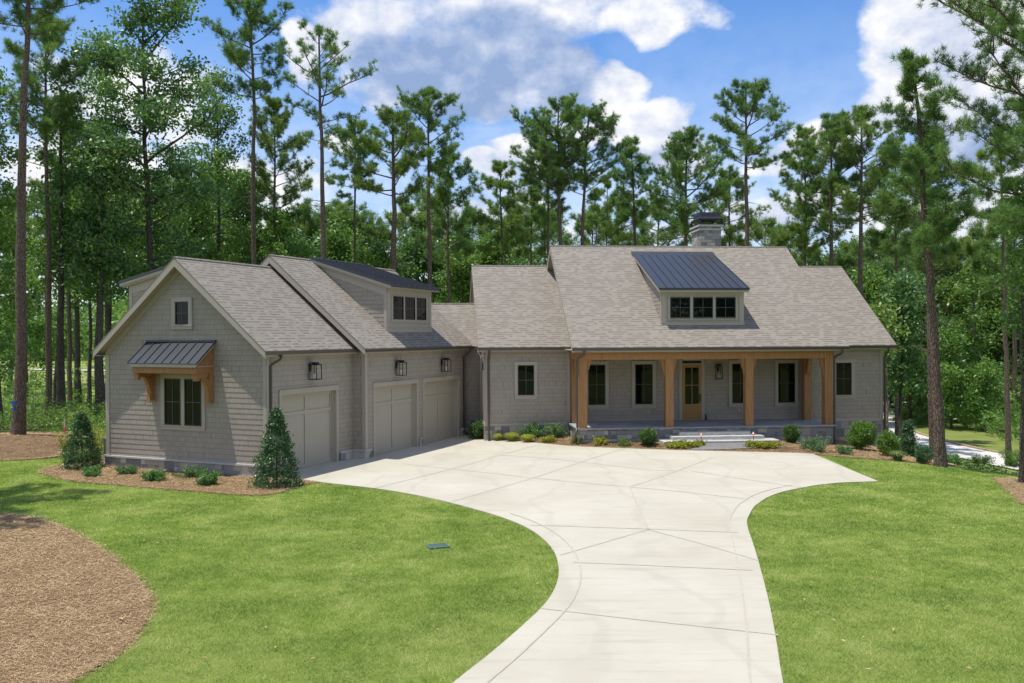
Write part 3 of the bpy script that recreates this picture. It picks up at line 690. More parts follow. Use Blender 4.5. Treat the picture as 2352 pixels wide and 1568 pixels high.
# --- siding
b = B()
Wg = wallframe(G, 'u', VF)
wallh = 4.0
lgab = lambda zr, h, e: (lambda z: RU-(h+e) if z < wallh else RU-max(0.0, (zr-.20-z)/SG))
rgab = lambda zr, h, e: (lambda z: RU+(h+e) if z < wallh else RU+max(0.0, (zr-.20-z)/SG))
h1 = s1R-RU; h2 = s2R-RU
gl_ = lambda z: max(s1L+.0, RU-max(0.0, (zr1-.20-z)/SG)); gr_ = lambda z: min(s1R, RU+max(0.0, (zr1-.20-z)/SG))
siding(b, Wg, gl_, gr_, .42, zr1-.25)
g2l = lambda z: max(s2L, RU-max(0.0, (zr2-.20-z)/SG)); g2r = lambda z: min(s2R, RU+max(0.0, (zr2-.20-z)/SG))
W2 = wallframe(G, 'u', 0.0)
siding(b, W2, g2l, g2r, .37, zr2-.25)
W1R = wallframe(G, 'R', s1R); W2R = wallframe(G, 'R', s2R)
D1a, D1b, DH = -4.18, -1.08, 2.64
D2 = [(.63, 3.80), (4.45, 7.62)]
siding(b, W1R, VF, D1a-.1, .37, 4.02); siding(b, W1R, D1b+.1, 0.0, .37, 4.02); siding(b, W1R, D1a-.1, D1b+.1, DH+.1, 4.02)
siding(b, W2R, 0.0, .55, .37, 4.02); siding(b, W2R, 3.88, 4.37, .37, 4.02); siding(b, W2R, 7.7, 8.3, .37, 4.02)
siding(b, W2R, .55, 3.88, DH+.1, 4.02); siding(b, W2R, 4.37, 7.7, DH+.1, 4.02)
W1L = wallframe(G, 'L', s1L); siding(b, W1L, 0, -VF, .42, 4.02); W2L = wallframe(G, 'L', s2L); siding(b, W2L, -8.6, 0, .42, 4.02)
W3 = wallframe(M, 'u', 5.45); siding(b, W3, -4.6, -3.55, .70, 4.0)
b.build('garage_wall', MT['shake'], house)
b = B()
Wp = wallframe(M, 'u', 3.0); siding(b, Wp, .1, 10.9, .80, 3.9)
Ww = wallframe(M, 'u', 2.5); siding(b, Ww, -3.57, .10, .78, 4.02); siding(b, Ww, 10.86, 14.25, .78, 4.02)
WL = wallframe(M, 'L', -3.57)
zrw = 4.08+SM*(7.42-2.15); wtop = lambda z: 0
evw = 2.15
siding(b, WL, lambda z: -(12.69-max(0, (z-3.9)/SM)-.2), lambda z: -(evw+max(.35, (z-3.9)/SM)), .78, zrw-.3)
WRr = wallframe(M, 'R', 14.25); siding(b, WRr, lambda z: evw+max(.35, (z-3.9)/SM), lambda z: 12.69-max(0, (z-3.9)/SM)-.2, -.0, zrw-.3)
# gable ends of the tall main roof, seen above the wings
zrm = 4.08+SM*6.4
WmL = wallframe(M, 'L', .10); siding(b, WmL, lambda z: -(12.45-max(0, (z-3.9)/SM)), lambda z: -(-.35+max(.4, (z-3.9)/SM)), 3.97, zrm-.3)
WmR = wallframe(M, 'R', 10.9); siding(b, WmR, lambda z: -.35+max(.4, (z-3.9)/SM), lambda z: 12.45-max(0, (z-3.9)/SM), 3.97, zrm-.3)
siding(b, wallframe(M, 'R', .10), 2.5, 3.0, .8, 3.9); siding(b, wallframe(M, 'L', 10.86), -3.0, -2.5, .8, 3.9)
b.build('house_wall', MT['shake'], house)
# solid cores so no light leaks through the thin courses
b = B(); b.box(G, s1L+.01, s1R-.26, VF+.01, 0, -.3, 3.98); b.box(G, s2L+.01, s2R-.26, .01, 8.59, -.3, 3.98)
b.box(M, -3.56, 14.24, 3.02, 11.5, -2.0, 3.96); b.box(M, -3.56, .09, 2.51, 3.02, -.3, 3.96); b.box(M, 10.87, 14.24, 2.51, 3.02, -1.2, 3.96)
for zr, v0, v1 in ((zr1, VF+.01, 0.0), (zr2, .01, 8.59)):
    hh = (zr-.22-3.98)/SG; b.extr([G.w(RU-hh, v0, 3.98), G.w(RU+hh, v0, 3.98), G.w(RU, v0, zr-.22)], G.v*(v1-v0))
hh = (zrw-.22-3.96)/SM; b.extr([M.w(-3.56, 7.42-hh, 3.96), M.w(-3.56, 7.42+hh, 3.96), M.w(-3.56, 7.42, zrw-.22)], M.u*17.8)
hh = (zrm-.22-3.96)/SM; b.extr([M.w(.11, 6.05-hh, 3.96), M.w(.11, 6.05+hh, 3.96), M.w(.11, 6.05, zrm-.22)], M.u*10.78)
b.box(M, -4.6, -3.56, 5.46, 8.0, -.3, 3.98)
b.build('inner_wall', MT['trim'], house)
# --- trim: corner boards, friezes, door and window casings are separate parts
b = B()
def corner(Wa, a, w, z0, z1, p=.03):
    b = B(); b.wbox(Wa, a-w/2, a+w/2, 0, p, z0, z1); b.build('corner_board', MT['trim'], house)
corner(Wg, s1L+.07, .17, .42, 3.98, .035); corner(Wg, s1R-.045, .15, .37, 3.98, .035); corner(W1R, VF+.03, .13, .37, 3.98, .035); corner(W1L, -VF-.06, .14, .42, 3.98, .03)
corner(W2, s2R-.045, .15, .37, 3.98, .035); corner(W2R, .03, .14, .37, 3.98, .035); corner(W2R, 8.2, .12, .37, 3.98, .03)
corner(Ww, -3.5, .13, .78, 3.98, .03); corner(Ww, .04, .12, .8, 3.98, .03); corner(Ww, 14.19, .13, .78, 3.98, .03); corner(WL, -2.56, .11, .78, 3.98, .03)
for W_, a, c, z0, z1 in ((Ww, -3.58, .1, .70, .79), (Ww, 10.9, 14.27, .70, .79), (WL, -5.4, -2.5, .70, .79), (Wp, .1, 10.86, .801, .86)):
    b = B(); b.wbox(W_, a, c, 0, .04, z0, z1); b.build('skirt_board', MT['trim'], house)
b = B()
# sloped frieze boards under the gables
def frieze(Wf, zr, l, r, w=.20, p=.03):
    for s_ in (-1, 1):
        e = l if s_ < 0 else r
        zt = lambda a: zr-.20-abs(a-RU)*SG
        pts = [Wf.w(RU, -p, zt(RU)), Wf.w(e, -p, zt(e)), Wf.w(e, -p, zt(e)-w*1.2), Wf.w(RU, -p, zt(RU)-w*1.2)]
        b = B(); b.extr(pts if s_ > 0 else pts[::-1], Wf.v*(p-.002)); b.build('frieze_board', MT['trim'], house)
frieze(Wg, zr1, s1L, s1R); frieze(W2, zr2, s2L, s2R)

# --- roofs
TH = .05
def roofuv(F, pts, ax, e0, sl, org):
    out = []
    for p in pts:
        l = p-F.O; a = l.dot(F.v if ax == 'v' else F.u); c = l.dot(F.u if ax == 'v' else F.v)
        out.append((a+org, abs(c-e0)*math.sqrt(1+sl*sl)))
    return out
def gable_roof_G(nm, v0, v1, ev, zr, org):
    half = ev-RU
    b = B(); bt = B()
    for s_ in (1, -1):
        e = RU+s_*half; z0 = zr-SG*half
        pts = [G.w(e, v0, z0), G.w(e, v1, z0), G.w(RU, v1, zr), G.w(RU, v0, zr)]
        if s_ < 0: pts = pts[::-1]
        b.slab(pts, TH, roofuv(G, pts, 'v', e, SG, org))
        # fascia, rake boards and soffit under the shingles
        i = .012
        pts = [G.w(e-s_*i, v0+i, z0-TH+SG*i), G.w(e-s_*i, v1-i, z0-TH+SG*i), G.w(RU, v1-i, zr-TH-.001), G.w(RU, v0+i, zr-TH-.001)]
        if s_ < 0: pts = pts[::-1]
        bt.slab(pts, .15)
        # rake board, deeper than the soffit
        for vv, dv_ in ((v0+i, .04), ):
            q = [G.w(e-s_*.01, vv-.008, z0-TH+.004), G.w(RU, vv-.008, zr-TH-.004), G.w(RU, vv-.008, zr-TH-.26), G.w(e-s_*.01, vv-.008, z0-TH-.19)]
            bt.extr(q if s_ < 0 else q[::-1], G.v*dv_)
    # ridge cap
    b.tube([G.w(RU, v0, zr-.03), G.w(RU, v1, zr-.03)], .07, 6)
    o = b.build('roof', MT['shingle'], house); bt.build('fascia', MT['trim'], o)
gable_roof_G('front', VF-.36, .2, s1R+g_ev, zr1, 0)
gable_roof_G('back', -.36, 8.95, s2R+g_ev, zr2, 3.3)
def gable_roof_M(u0, u1, ve, vr, org, rakes=(1, 1), sl=SM, soff=.15):
    zr = 4.08+sl*(vr-ve); b = B(); bt = B()
    for s_ in (1, -1):
        e = vr-s_*(vr-ve)
        pts = [M.w(u0, e, 4.08), M.w(u1, e, 4.08), M.w(u1, vr, zr), M.w(u0, vr, zr)]
        if s_ < 0: pts = pts[::-1]
        b.slab(pts, TH, roofuv(M, pts, 'u', e, sl, org))
        i = .012
        pts = [M.w(u0+i, e+s_*i, 4.08-TH+sl*i), M.w(u1-i, e+s_*i, 4.08-TH+sl*i), M.w(u1-i, vr, zr-TH-.001), M.w(u0+i, vr, zr-TH-.001)]
        if s_ < 0: pts = pts[::-1]
        bt.slab(pts, soff)
        for k, (uu, on) in enumerate(((u0+.004, rakes[0]), (u1-.044, rakes[1]))):
            if not on: continue
            q = [M.w(uu, e+s_*.01, 4.08-TH+.004), M.w(uu, vr, zr-TH-.004), M.w(uu, vr, zr-TH-.25), M.w(uu, e+s_*.01, 4.08-TH-.16)]
            bt.extr(q if s_ > 0 else q[::-1], M.u*.04)
    b.tube([M.w(u0, vr, zr-.03), M.w(u1, vr, zr-.03)], .07, 6)
    o = b.build('roof', MT['shingle'], house); bt.build('fascia', MT['trim'], o)
gable_roof_M(-.27, 11.29, -.35, 6.05, 0)
gable_roof_M(-3.90, .09, 2.15, 7.42, 2.2, (1, 0))
gable_roof_M(10.91, 14.72, 2.15, 7.42, 5.1, (0, 1))
# the low link roof between garage and house
b = B(); cv = 5.2; cr_ = 8.0; czr = 4.08+SM*(cr_-cv)
for s_ in (1, -1):
    e = cr_-s_*(cr_-cv); ul = -3.95 if s_ > 0 else -7.5
    pts = [M.w(-4.0, e, 4.08), M.w(-3.60, e, 4.08), M.w(-3.60, cr_, czr), M.w(-6.9, cr_, czr)]
    if s_ < 0: pts[0] = M.w(-8.0, e, 4.08); pts = pts[::-1]
    b.slab(pts, .12, roofuv(M, pts, 'u', e, SM, 1.1))
b.tube([M.w(-6.8, cr_, czr-.03), M.w(-3.6, cr_, czr-.03)], .07, 6)
b.build('roof', MT['shingle'], house)
# soffits (flat, from wall to fascia)
for a in ((M, -.2, 11.2, -.32, 3.0, 3.955, 3.985), (M, -3.85, .1, 2.2, 2.5, 3.90, 3.925), (M, 10.95, 14.66, 2.2, 2.5, 3.90, 3.925), (G, s1R, s1R+.23, VF-.3, 0, 3.93, 3.955), (G, 0, .23, -.3, 8.9, 3.93, 3.955),
          (G, s1L-.23, s1L, VF-.3, .0, 3.93, 3.955), (G, s2L-.23, s2L, -.3, 8.9, 3.93, 3.955), (M, -4.5, -3.57, 5.22, 5.45, 3.91, 3.935)):
    b = B(); b.box(*a); b.build('soffit', MT['soffit'], house)
b = B(); b.box(M, .3, 10.6, .39, 2.99, 3.90, 3.95); b.build('porch_ceiling', MT['wood'], house)
# --- gutters
def gutter(F, ax, c, a0, a1, zt, out):
    b = B(); w, h = .115, .10
    prof = [(0, 0), (out*w, 0), (out*w, -.02), (out*(w-.012), -.04), (out*(w-.03), -h), (0, -h)]
    P = (lambda a, q, z: F.w(a, c+q, z)) if ax == 'u' else (lambda a, q, z: F.w(c+q, a, z))
    poly = [P(a0, q, zt+z) for q, z in prof]; b.extr(poly, P(a1, 0, 0)-P(a0, 0, 0)); return b.build('gutter', MT['bronze'], house)
gutter(M, 'u', -.352, -.26, 11.28, 4.055, -1); gutter(M, 'u', 2.148, -3.89, .05, 4.055, -1); gutter(M, 'u', 2.148, 11.0, 14.72, 4.055, -1)
gutter(G, 'v', s1R+g_ev+.003, VF-.35, .16, 4.095, 1); gutter(G, 'v', g_ev+.003, -.35, 8.93, 4.095, 1); gutter(G, 'v', s1L-.253, VF-.35, 0.0, 4.095, -1)
gutter(M, 'u', 5.198, -4.15, -3.92, 4.055, -1)
# --- downspouts
def dsp(pts, r=.048): return B().tube(pts, r, 8).build('downspout', MT['bronze'], house, smooth=True)
def elbow(F, o, w, zt, zb, foot=None):
    (ou, ov), (wu, wv) = o, w
    pts = [F.w(ou, ov, zt), F.w(ou, ov, zt-.10), F.w(ou*.85+wu*.15, ov*.85+wv*.15, zt-.17), F.w(ou*.15+wu*.85, ov*.15+wv*.85, zt-.30), F.w(wu, wv, zt-.38), F.w(wu, wv, zb+.25)]
    if foot: pts += [F.w(*foot, zb)]
    else: pts += [F.w(wu, wv, zb)]
    return dsp(pts)
elbow(G, (s1R+g_ev+.06, -4.55), (s1R+.07, -4.78), 3.99, -.05, (s1R+.12, -4.78))
elbow(G, (g_ev+.06, 8.25), (.07, 8.1), 3.99, -.02, (.22, 8.3))
elbow(M, (-3.42, 2.09), (-3.44, 2.42), 3.95, .1, (-3.44, 2.25)); elbow(M, (-3.75, 5.1), (-3.68, 3.6), 3.95, .55)
elbow(M, (14.33, 2.09), (14.30, 2.42), 3.95, -.3); elbow(M, (10.98, -.41), (10.83, .05), 3.95, .0)
B_ = elbow(M, (.22, -.41), (-.02, -.04), 3.95, .85)
dsp([M.w(-.02, -.04, .85), M.w(-.10, -.10, .60), M.w(-.12, -.10, .25)])

# --- windows
def window(Wf, a0, a1, z0, z1, nx, ny, tw=.14, sill=.16, top=.15, out=.02, trim=True, curtain=None, apron=True):
    """a0..a1, z0..z1 = outside of the black frame"""
    b = B(); p = .045+out
    if trim:
        b.wbox(Wf, a0-tw, a0, 0, p, z0, z1); b.wbox(Wf, a1, a1+tw, 0, p, z0, z1)
        b.wbox(Wf, a0-tw, a1+tw, 0, p+.003, z1, z1+top)
        b.wbox(Wf, a0-tw-.02, a1+tw+.02, 0, p+.03, z0-.045, z0)
        if apron: b.wbox(Wf, a0-tw, a1+tw, 0, p-.006, z0-sill, z0-.045)
        w = b.build('window', MT['trim'], house)
    else: w = None
    fr = .042; b = B(); q0, q1 = out+.005, out+.035
    b.wbox(Wf, a0, a0+fr, q0, q1, z0, z1); b.wbox(Wf, a1-fr, a1, q0, q1, z0, z1); b.wbox(Wf, a0+fr, a1-fr, q0, q1, z0, z0+fr); b.wbox(Wf, a0+fr, a1-fr, q0, q1, z1-fr, z1)
    par = w or house
    if w is None: w = b.build('window', MT['black'], house); par = w
    else: b.build('frame', MT['black'], par)
    b = B()
    for i in range(1, nx):
        a = a0+(a1-a0)*i/nx; b.wbox(Wf, a-.010, a+.010, out+.014, out+.026, z0+fr, z1-fr)
    for i in range(1, ny):
        z = z0+(z1-z0)*i/ny; b.wbox(Wf, a0+fr, a1-fr, out+.0145, out+.0255, z-.010, z+.010)
    b.build('muntin', MT['muntin'], par)
    b = B(); b.wbox(Wf, a0+fr, a1-fr, out+.004, out+.013, z0+fr, z1-fr); b.build('pane', MT['glass'], par)
    return w
window(Wg, -4.36, -3.77, 5.0, 5.78, 2, 2, .15, .16, .14)
b = B(); b.wbox(Wg, -5.04, -4.87, 0, .045, 1.59, 3.17); b.wbox(Wg, -4.15, -3.98, 0, .045, 1.59, 3.17); b.wbox(Wg, -3.25, -3.10, 0, .045, 1.59, 3.17)
b.wbox(Wg, -5.04, -3.10, 0, .048, 3.17, 3.32); b.wbox(Wg, -5.06, -3.08, 0, .075, 1.55, 1.59); b.wbox(Wg, -5.04, -3.10, 0, .04, 1.43, 1.55); b.build('window_casing', MT['trim'], house)
window(Wg, -4.87, -4.15, 1.59, 3.17, 2, 2, trim=False); window(Wg, -3.98, -3.25, 1.59, 3.17, 2, 2, trim=False)
window(Wp, .97, 1.74, 1.51, 3.28, 2, 2, .15); window(Wp, 3.07, 3.86, 1.51, 3.28, 2, 2, .15); window(Wp, 7.47, 8.25, 1.51, 3.28, 2, 2, .15); window(Wp, 9.59, 10.37, 1.51, 3.28, 2, 2, .14)
window(Ww, -2.18, -1.47, 2.0, 3.30, 2, 2, .14); window(Ww, 12.05, 12.77, 1.86, 3.30, 2, 2, .16)
# --- front door
b = B(); b.wbox(Wp, 5.06, 5.20, 0, .05, .80, 3.45); b.wbox(Wp, 6.07, 6.21, 0, .05, .80, 3.45); b.wbox(Wp, 5.20, 6.07, 0, .047, 3.40, 3.50); b.wbox(Wp, 5.20, 6.07, 0, .04, 3.25, 3.30)
cas = b.build('door_casing', MT['trim'], house)
window(Wp, 5.20, 6.07, 3.30, 3.42, 2, 1, trim=False)
b = B(); q0, q1 = .0, .045
b.wbox(Wp, 5.21, 5.33, q0, q1, .82, 3.24); b.wbox(Wp, 5.95, 6.06, q0, q1, .82, 3.24); b.wbox(Wp, 5.33, 5.95, q0, q1, 3.12, 3.24); b.wbox(Wp, 5.33, 5.95, q0, q1, .82, 1.0); b.wbox(Wp, 5.33, 5.95, q0, q1, 1.38, 1.50)
b.wbox(Wp, 5.33, 5.95, q0, .018, 1.0, 1.38); b.wbox(Wp, 5.41, 5.87, .018, .035, 1.07, 1.31); b.wbox(Wp, 5.625, 5.655, .02, .042, 1.5, 3.12); b.wbox(Wp, 5.33, 5.95, .021, .040, 2.32, 2.35)
door = b.build('front_door', MT['doorwood'], house)
b = B(); b.wbox(Wp, 5.33, 5.95, .005, .02, 1.5, 3.12); b.build('pane', MT['glass'], door)
b = B(); b.wbox(Wp, 5.975, 6.025, .045, .06, 1.58, 1.95); b.wbox(Wp, 5.985, 6.015, .06, .11, 1.86, 1.90); b.wbox(Wp, 5.985, 6.015, .06, .11, 1.62, 1.66); b.wbox(Wp, 5.985, 6.015, .10, .12, 1.60, 1.92); b.build('handle', MT['black'], door)
b = B(); b.wbox(Wp, 4.78, 4.81, 0, .03, 1.83, 1.93); b.build('doorbell', MT['white'], house)
for a in (3.67, 7.80):
    b = B(); b.wbox(Wp, a-.05, a+.05, .016, .06, 1.12, 1.24); b.build('outlet_cover', MT['soffit'], house)
# --- timber porch
POST = [(.08, .41), (3.66, 3.99), (7.03, 7.36), (10.43, 10.76)]
def bracket(F_u, s_, v0, v1):
    z = 3.57; pr = [(0, 0), (.22, 0), (.21, -.05), (.17, -.08), (.145, -.16), (.125, -.28), (.105, -.38), (.07, -.40), (.07, -.48), (.045, -.60), (.03, -.68), (.0, -.70)]
    b = B(); b.extr([M.w(F_u+s_*x, v0, z+y) for x, y in (pr if s_ > 0 else pr[::-1])][::-1], M.v*(v1-v0)); return b
for i, (a, c) in enumerate(POST):
    b = B(); b.box(M, a, c, .05, .38, .80, 3.57); p = b.build('post', MT['wood'], house, bevel=.012)
    if i < 3: bracket(c, 1, .17, .27).build('bracket', MT['wood'], p)
    if i > 0: bracket(a, -1, .17, .27).build('bracket', MT['wood'], p)
for a, c in ((.12, .44), (10.45, 10.77)):
    b = B(); b.box(M, a, c, 2.12, 2.45, .80, 3.57); p = b.build('post', MT['wood'], house, bevel=.012)
    z = 3.57; pr = [(0, 0), (.33, 0), (.30, -.07), (.245, -.18), (.20, -.29), (.14, -.38), (.155, -.44), (.10, -.66), (0, -.80)]
    b = B(); b.extr([M.w((a+c)/2-.08, 2.12-x, z+y) for x, y in pr], M.u*.16); b.build('bracket', MT['wood'], p)
b = B(); b.box(M, .06, 10.82, .03, .40, 3.57, 3.84); b.build('porch_beam', MT['wood'], house, bevel=.006)
b = B(); b.box(M, .0, 10.86, -.02, .42, 3.845, 3.95); b.build('porch_frieze', MT['wood'], house)
for a, c in ((.06, .40), (10.46, 10.82)):
    b = B(); b.box(M, a, c, .40, 2.45, 3.57, 3.84); b.build('porch_beam', MT['wood'], house); 
for a, c in ((0, .42), (10.45, 10.86)):
    b = B(); b.box(M, a, c, .42, 2.45, 3.845, 3.95); b.build('porch_frieze', MT['wood'], house)
# --- steps (rough slabs)
def rough_slab(name, u0, u1, v0, v1, z0, z1, seed):
    r = random.Random(seed); n = 26; b = B()
    fr = [(u0+(u1-u0)*i/n, v0+r.uniform(-.018, .018)) for i in range(n+1)]; top = [M.w(u, v, z1) for u, v in fr]+[M.w(u1+.0, v1, z1), M.w(u0, v1, z1)]
    b.face(top)
    for i in range(n):
        a, c = fr[i], fr[i+1]; m1, m2 = r.uniform(-.012, .02), r.uniform(-.012, .02); zm = z0+(z1-z0)*r.uniform(.35, .65)
        A, C_, = M.w(a[0], a[1]-.0, z1), M.w(c[0], c[1], z1)
        Am, Cm = M.w(a[0], a[1]+.012, zm), M.w(c[0], c[1]+.012, zm); A0, C0 = M.w(a[0], a[1]-.008, z0), M.w(c[0], c[1]-.008, z0)
        b.face([Am, Cm, C_, A]); b.face([A0, C0, Cm, Am])
    b.face([M.w(u0, v1, z0), M.w(u0, fr[0][1], z0), M.w(u0, fr[0][1], z1), M.w(u0, v1, z1)]); b.face([M.w(u1, fr[-1][1], z0), M.w(u1, v1, z0), M.w(u1, v1, z1), M.w(u1, fr[-1][1], z1)])
    return b.build(name, MT['cap'], house)
rough_slab('step', 4.10, 7.06, -.38, .0, .49, .62, 1); rough_slab('step', 3.72, 7.5, -.78, .0, .345, .485, 2); rough_slab('step', 3.25, 8.0, -1.16, .0, .10, .34, 3)
# --- awning over the double window
b = B(); az0, az1 = 3.72, 4.44; av = VF-.92
pts = [G.w(-5.62, av, az0), G.w(-2.62, av, az0), G.w(-2.62, VF-.02, az1), G.w(-5.62, VF-.02, az1)]
b.slab(pts, .025); sl_ = (az1-az0)/.9
for i in range(9):
    u = -5.61+i*(2.98/8); b.extr([G.w(u-.012, av-.005, az0+.001), G.w(u-.012, VF-.03, az1+.001), G.w(u-.012, VF-.03, az1+.034), G.w(u-.012, av-.005, az0+.034)], G.u*.024)
b.box(G, -5.64, -2.60, VF-.10, VF-.018, az1-.02, az1+.035)
aw = b.build('awning_roof', MT['metalroof'], house)
b = B(); b.extr([G.w(-5.55, av+.02, az0-.026), G.w(-5.55, VF-.02, az1-.05), G.w(-5.55, VF-.02, az1-.17), G.w(-5.55, av+.02, az0-.13)][::-1], G.u*.03)
b.extr([G.w(-2.72, av+.02, az0-.026), G.w(-2.72, VF-.02, az1-.05), G.w(-2.72, VF-.02, az1-.17), G.w(-2.72, av+.02, az0-.13)][::-1], G.u*.03)
b.box(G, -5.519, -2.721, av+.02, av+.05, az0-.13, az0-.028); b.box(G, -5.519, -2.721, av+.05, VF-.02, az0-.12, az0-.09); b.build('awning_fascia', MT['trim'], aw)
b = B(); b.box(G, -5.50, -2.74, av+.10, av+.28, 3.38, 3.60); b.box(G, -5.50, -5.30, av+.28, VF-.02, 3.38, 3.60); b.box(G, -2.95, -2.74, av+.28, VF-.02, 3.38, 3.60)
b.extr([G.w(-2.735, av+.10, 3.60), G.w(-2.735, VF-.03, 3.60), G.w(-2.735, VF-.03, 4.2), G.w(-2.735, av+.15, 3.62)][::-1], G.u*-.05)
ab = b.build('awning_beam', MT['wood'], house)
for uc in (-5.40, -2.85):
    b = B(); b.box(G, uc-.10, uc+.10, VF-.20, VF-.017, 2.42, 3.38); b.box(G, uc-.085, uc+.085, VF-.24, VF-.20, 2.34, 2.62)
    # curved knee brace
    n = 9; outer, inner = [], []
    for i in range(n+1):
        a = i/n*math.pi/2; outer.append((.20+.50*(1-math.cos(a)), 2.52+.80*math.sin(a))); inner.append((.20+.50*(1-math.cos(a))+.0, 2.52+.80*math.sin(a)))
    p1 = [(x, z) for x, z in outer]; p2 = [(x-.02-.16*(1-i/n)*0-.13, z+.03) for i, (x, z) in enumerate(outer)]
    for i in range(n):
        q = [p1[i], p1[i+1], p2[i+1], p2[i]]; b.extr([G.w(uc-.07, VF-x, z) for x, z in q], G.u*.14)
    b.box(G, uc-.085, uc+.085, VF-.76, VF-.22, 3.24, 3.38); b.box(G, uc-.085, uc+.085, VF-.76, VF-.64, 3.14, 3.24)
    b.build('bracket', MT['wood'], house)
# --- garage doors
def garage_door(Wf, a0, a1):
    b = B(); r = -.19; zt = DH
    b.wbox(Wf, a0, a1, r-.06, r, .03, zt)
    st = [(a0, a0+.10), (a1-.10, a1), ((a0+a1)/2-.06, (a0+a1)/2+.06)]
    for x, y in st: b.wbox(Wf, x, y, r, r+.035, .05, zt-.02)
    for z0, z1 in ((.05, .17), (1.90, 2.02), (zt-.14, zt-.02)):
        for x, y in ((a0+.10, (a0+a1)/2-.06), ((a0+a1)/2+.06, a1-.10)): b.wbox(Wf, x, y, r, r+.035, z0, z1)
    d = b.build('garage_door', MT['garage'], house)
    b = B()
    for z in (.68, 1.28):
        for x, y in ((a0+.11, (a0+a1)/2-.07), ((a0+a1)/2+.07, a1-.11)): b.wbox(Wf, x, y, r, r+.006, z, z+.014)
    b.wbox(Wf, a0, a1, r-.001, r+.03, .0301, .045)
    b.build('panel_seam', MT['bronze'], d) if False else b.build('bottom_seal', MT['trim'], d)
    b = B(); w = .13
    b.wbox(Wf, a0-w, a0-.0, -.19, .045, .03, zt); b.wbox(Wf, a1, a1+w, -.19, .045, .03, zt); b.wbox(Wf, a0-w, a1+w, -.19, .047, zt, zt+.15)
    b.wbox(Wf, a0-w-.01, a1+w+.01, 0, .062, zt+.15, zt+.175)
    b.wbox(Wf, a1-.05, a1-.001, -.187, -.09, .03, zt); b.build('garage_door_casing', MT['trim'], house)
garage_door(W1R, D1a, D1b); garage_door(W2R, *D2[0]); garage_door(W2R, *D2[1])
# --- lanterns
def lantern(Wf, a, z, w=.30, h=.50, off=.10, square=True):
    b = B(); b.wbox(Wf, a-.055, a+.055, .016, .05, z+.06, z+.34); b.wbox(Wf, a-.012, a+.012, .05, off+w/2, z+.36, z+.385); b.wbox(Wf, a-.012, a+.012, .05, off+.02, z+.22, z+.24)
    o = b.build('wall_lantern', MT['black'], house)
    b = B(); q = .011; n0, n1 = off, off+w; zt = z+.30
    for x in (a-w/2, a+w/2):
        for n_ in (n0, n1): b.wbox(Wf, x-q, x+q, n_-q, n_+q, z-h+.30, zt)
    for zz in (z-h+.30, zt):
        b.wbox(Wf, a-w/2-q, a+w/2+q, n0-q, n0+q, zz-q, zz+q); b.wbox(Wf, a-w/2-q, a+w/2+q, n1-q, n1+q, zz-q, zz+q)
        b.wbox(Wf, a-w/2-q, a-w/2+q, n0+q, n1-q, zz-q, zz+q); b.wbox(Wf, a+w/2-q, a+w/2+q, n0+q, n1-q, zz-q, zz+q)
    b.wbox(Wf, a-w/2, a+w/2, n0+q, n1-q, z-h+.285, z-h+.30); b.wbox(Wf, a-w/2-.02, a+w/2+.02, n0-.02, n1+.02, zt+.011, zt+.022)
    b.wbox(Wf, a-.09, a+.09, n0+.06, n1-.06, zt+.025, zt+.09); b.build('cage', MT['black'], o)
    b = B()
    for x in (-.06, .0, .06): b.tube([Wf.w(a+x, -(off+w/2), z-h+.31), Wf.w(a+x, -(off+w/2), z-h+.50)], .012, 6)
    b.build('candle', MT['candle'], o)
lantern(W1R, -2.63, 3.30); lantern(W2R, 2.2, 3.24); lantern(W2R, 6.0, 3.24)
lantern(Wp, 6.83, 2.88, w=.24, h=.56, off=.05)
# --- dormers
def shed_dormer(F, ax, c0, c1, fr, zb, ze, ov, top_at, top_z, wins, name_roof, wallf, sgn):
    pass
# main dormer
vd = .92; du0, du1 = 3.73, 7.27; zb, ze = 4.93, 6.42
Wd = wallframe(M, 'u', vd)
b = B(); b.box(M, du0, du1, vd, vd+.12, zb, ze); dm = b.build('dormer', MT['trim'], house)
b = B(); tv, tzv = 5.48, 8.37
for uu, s_ in ((du0, 1), (du1-.1, 1)):
    b = B(); b.extr([M.w(uu, vd+.12, zb), M.w(uu, vd+.12, ze), M.w(uu, tv, tzv-.06), M.w(uu, tv-.2, 8.0)], M.u*.1); b.build('dormer_cheek', MT['trim'], dm)
b = B(); WdL = wallframe(M, 'L', du0)
roofz = lambda v: 4.08+SM*(v+.35); dsl = (tzv-ze)/(tv-vd+.3)
siding(b, WdL, lambda z: -min(tv, (z-4.08)/SM-.35), lambda z: -max(vd+.13, vd+(z-ze+.25)/dsl), zb+.14, 7.7)
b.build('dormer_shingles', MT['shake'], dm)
b = B(); b.wbox(wallframe(M, 'L', du0), -(vd+.13), -(vd), .0, .03, zb, ze-.02)
b.wbox(Wd, du0-.02, du1+.02, .0, .05, zb-.02, zb+.17); b.wbox(Wd, du0-.03, du1+.03, .0, .06, zb+.17, zb+.195)
b.wbox(Wd, du0, du0+.20, 0, .03, zb+.195, ze-.2); b.wbox(Wd, du1-.20, du1, 0, .03, zb+.195, ze-.2); b.wbox(Wd, du0, du1, 0, .032, ze-.2, ze-.02)
for z in (zb+.26,): b.wbox(Wd, 3.98, 7.02, 0, .045, z, z+.05)
b.wbox(Wd, 3.99, 4.09, 0, .04, 5.24, 6.18); b.wbox(Wd, 6.90, 7.0, 0, .04, 5.24, 6.18); b.wbox(Wd, 4.94, 5.07, 0, .04, 5.24, 6.18); b.wbox(Wd, 5.92, 6.04, 0, .04, 5.24, 6.18); b.wbox(Wd, 3.99, 7.0, 0, .042, 6.18, 6.22)
b.build('dormer_trim', MT['trim'], dm)
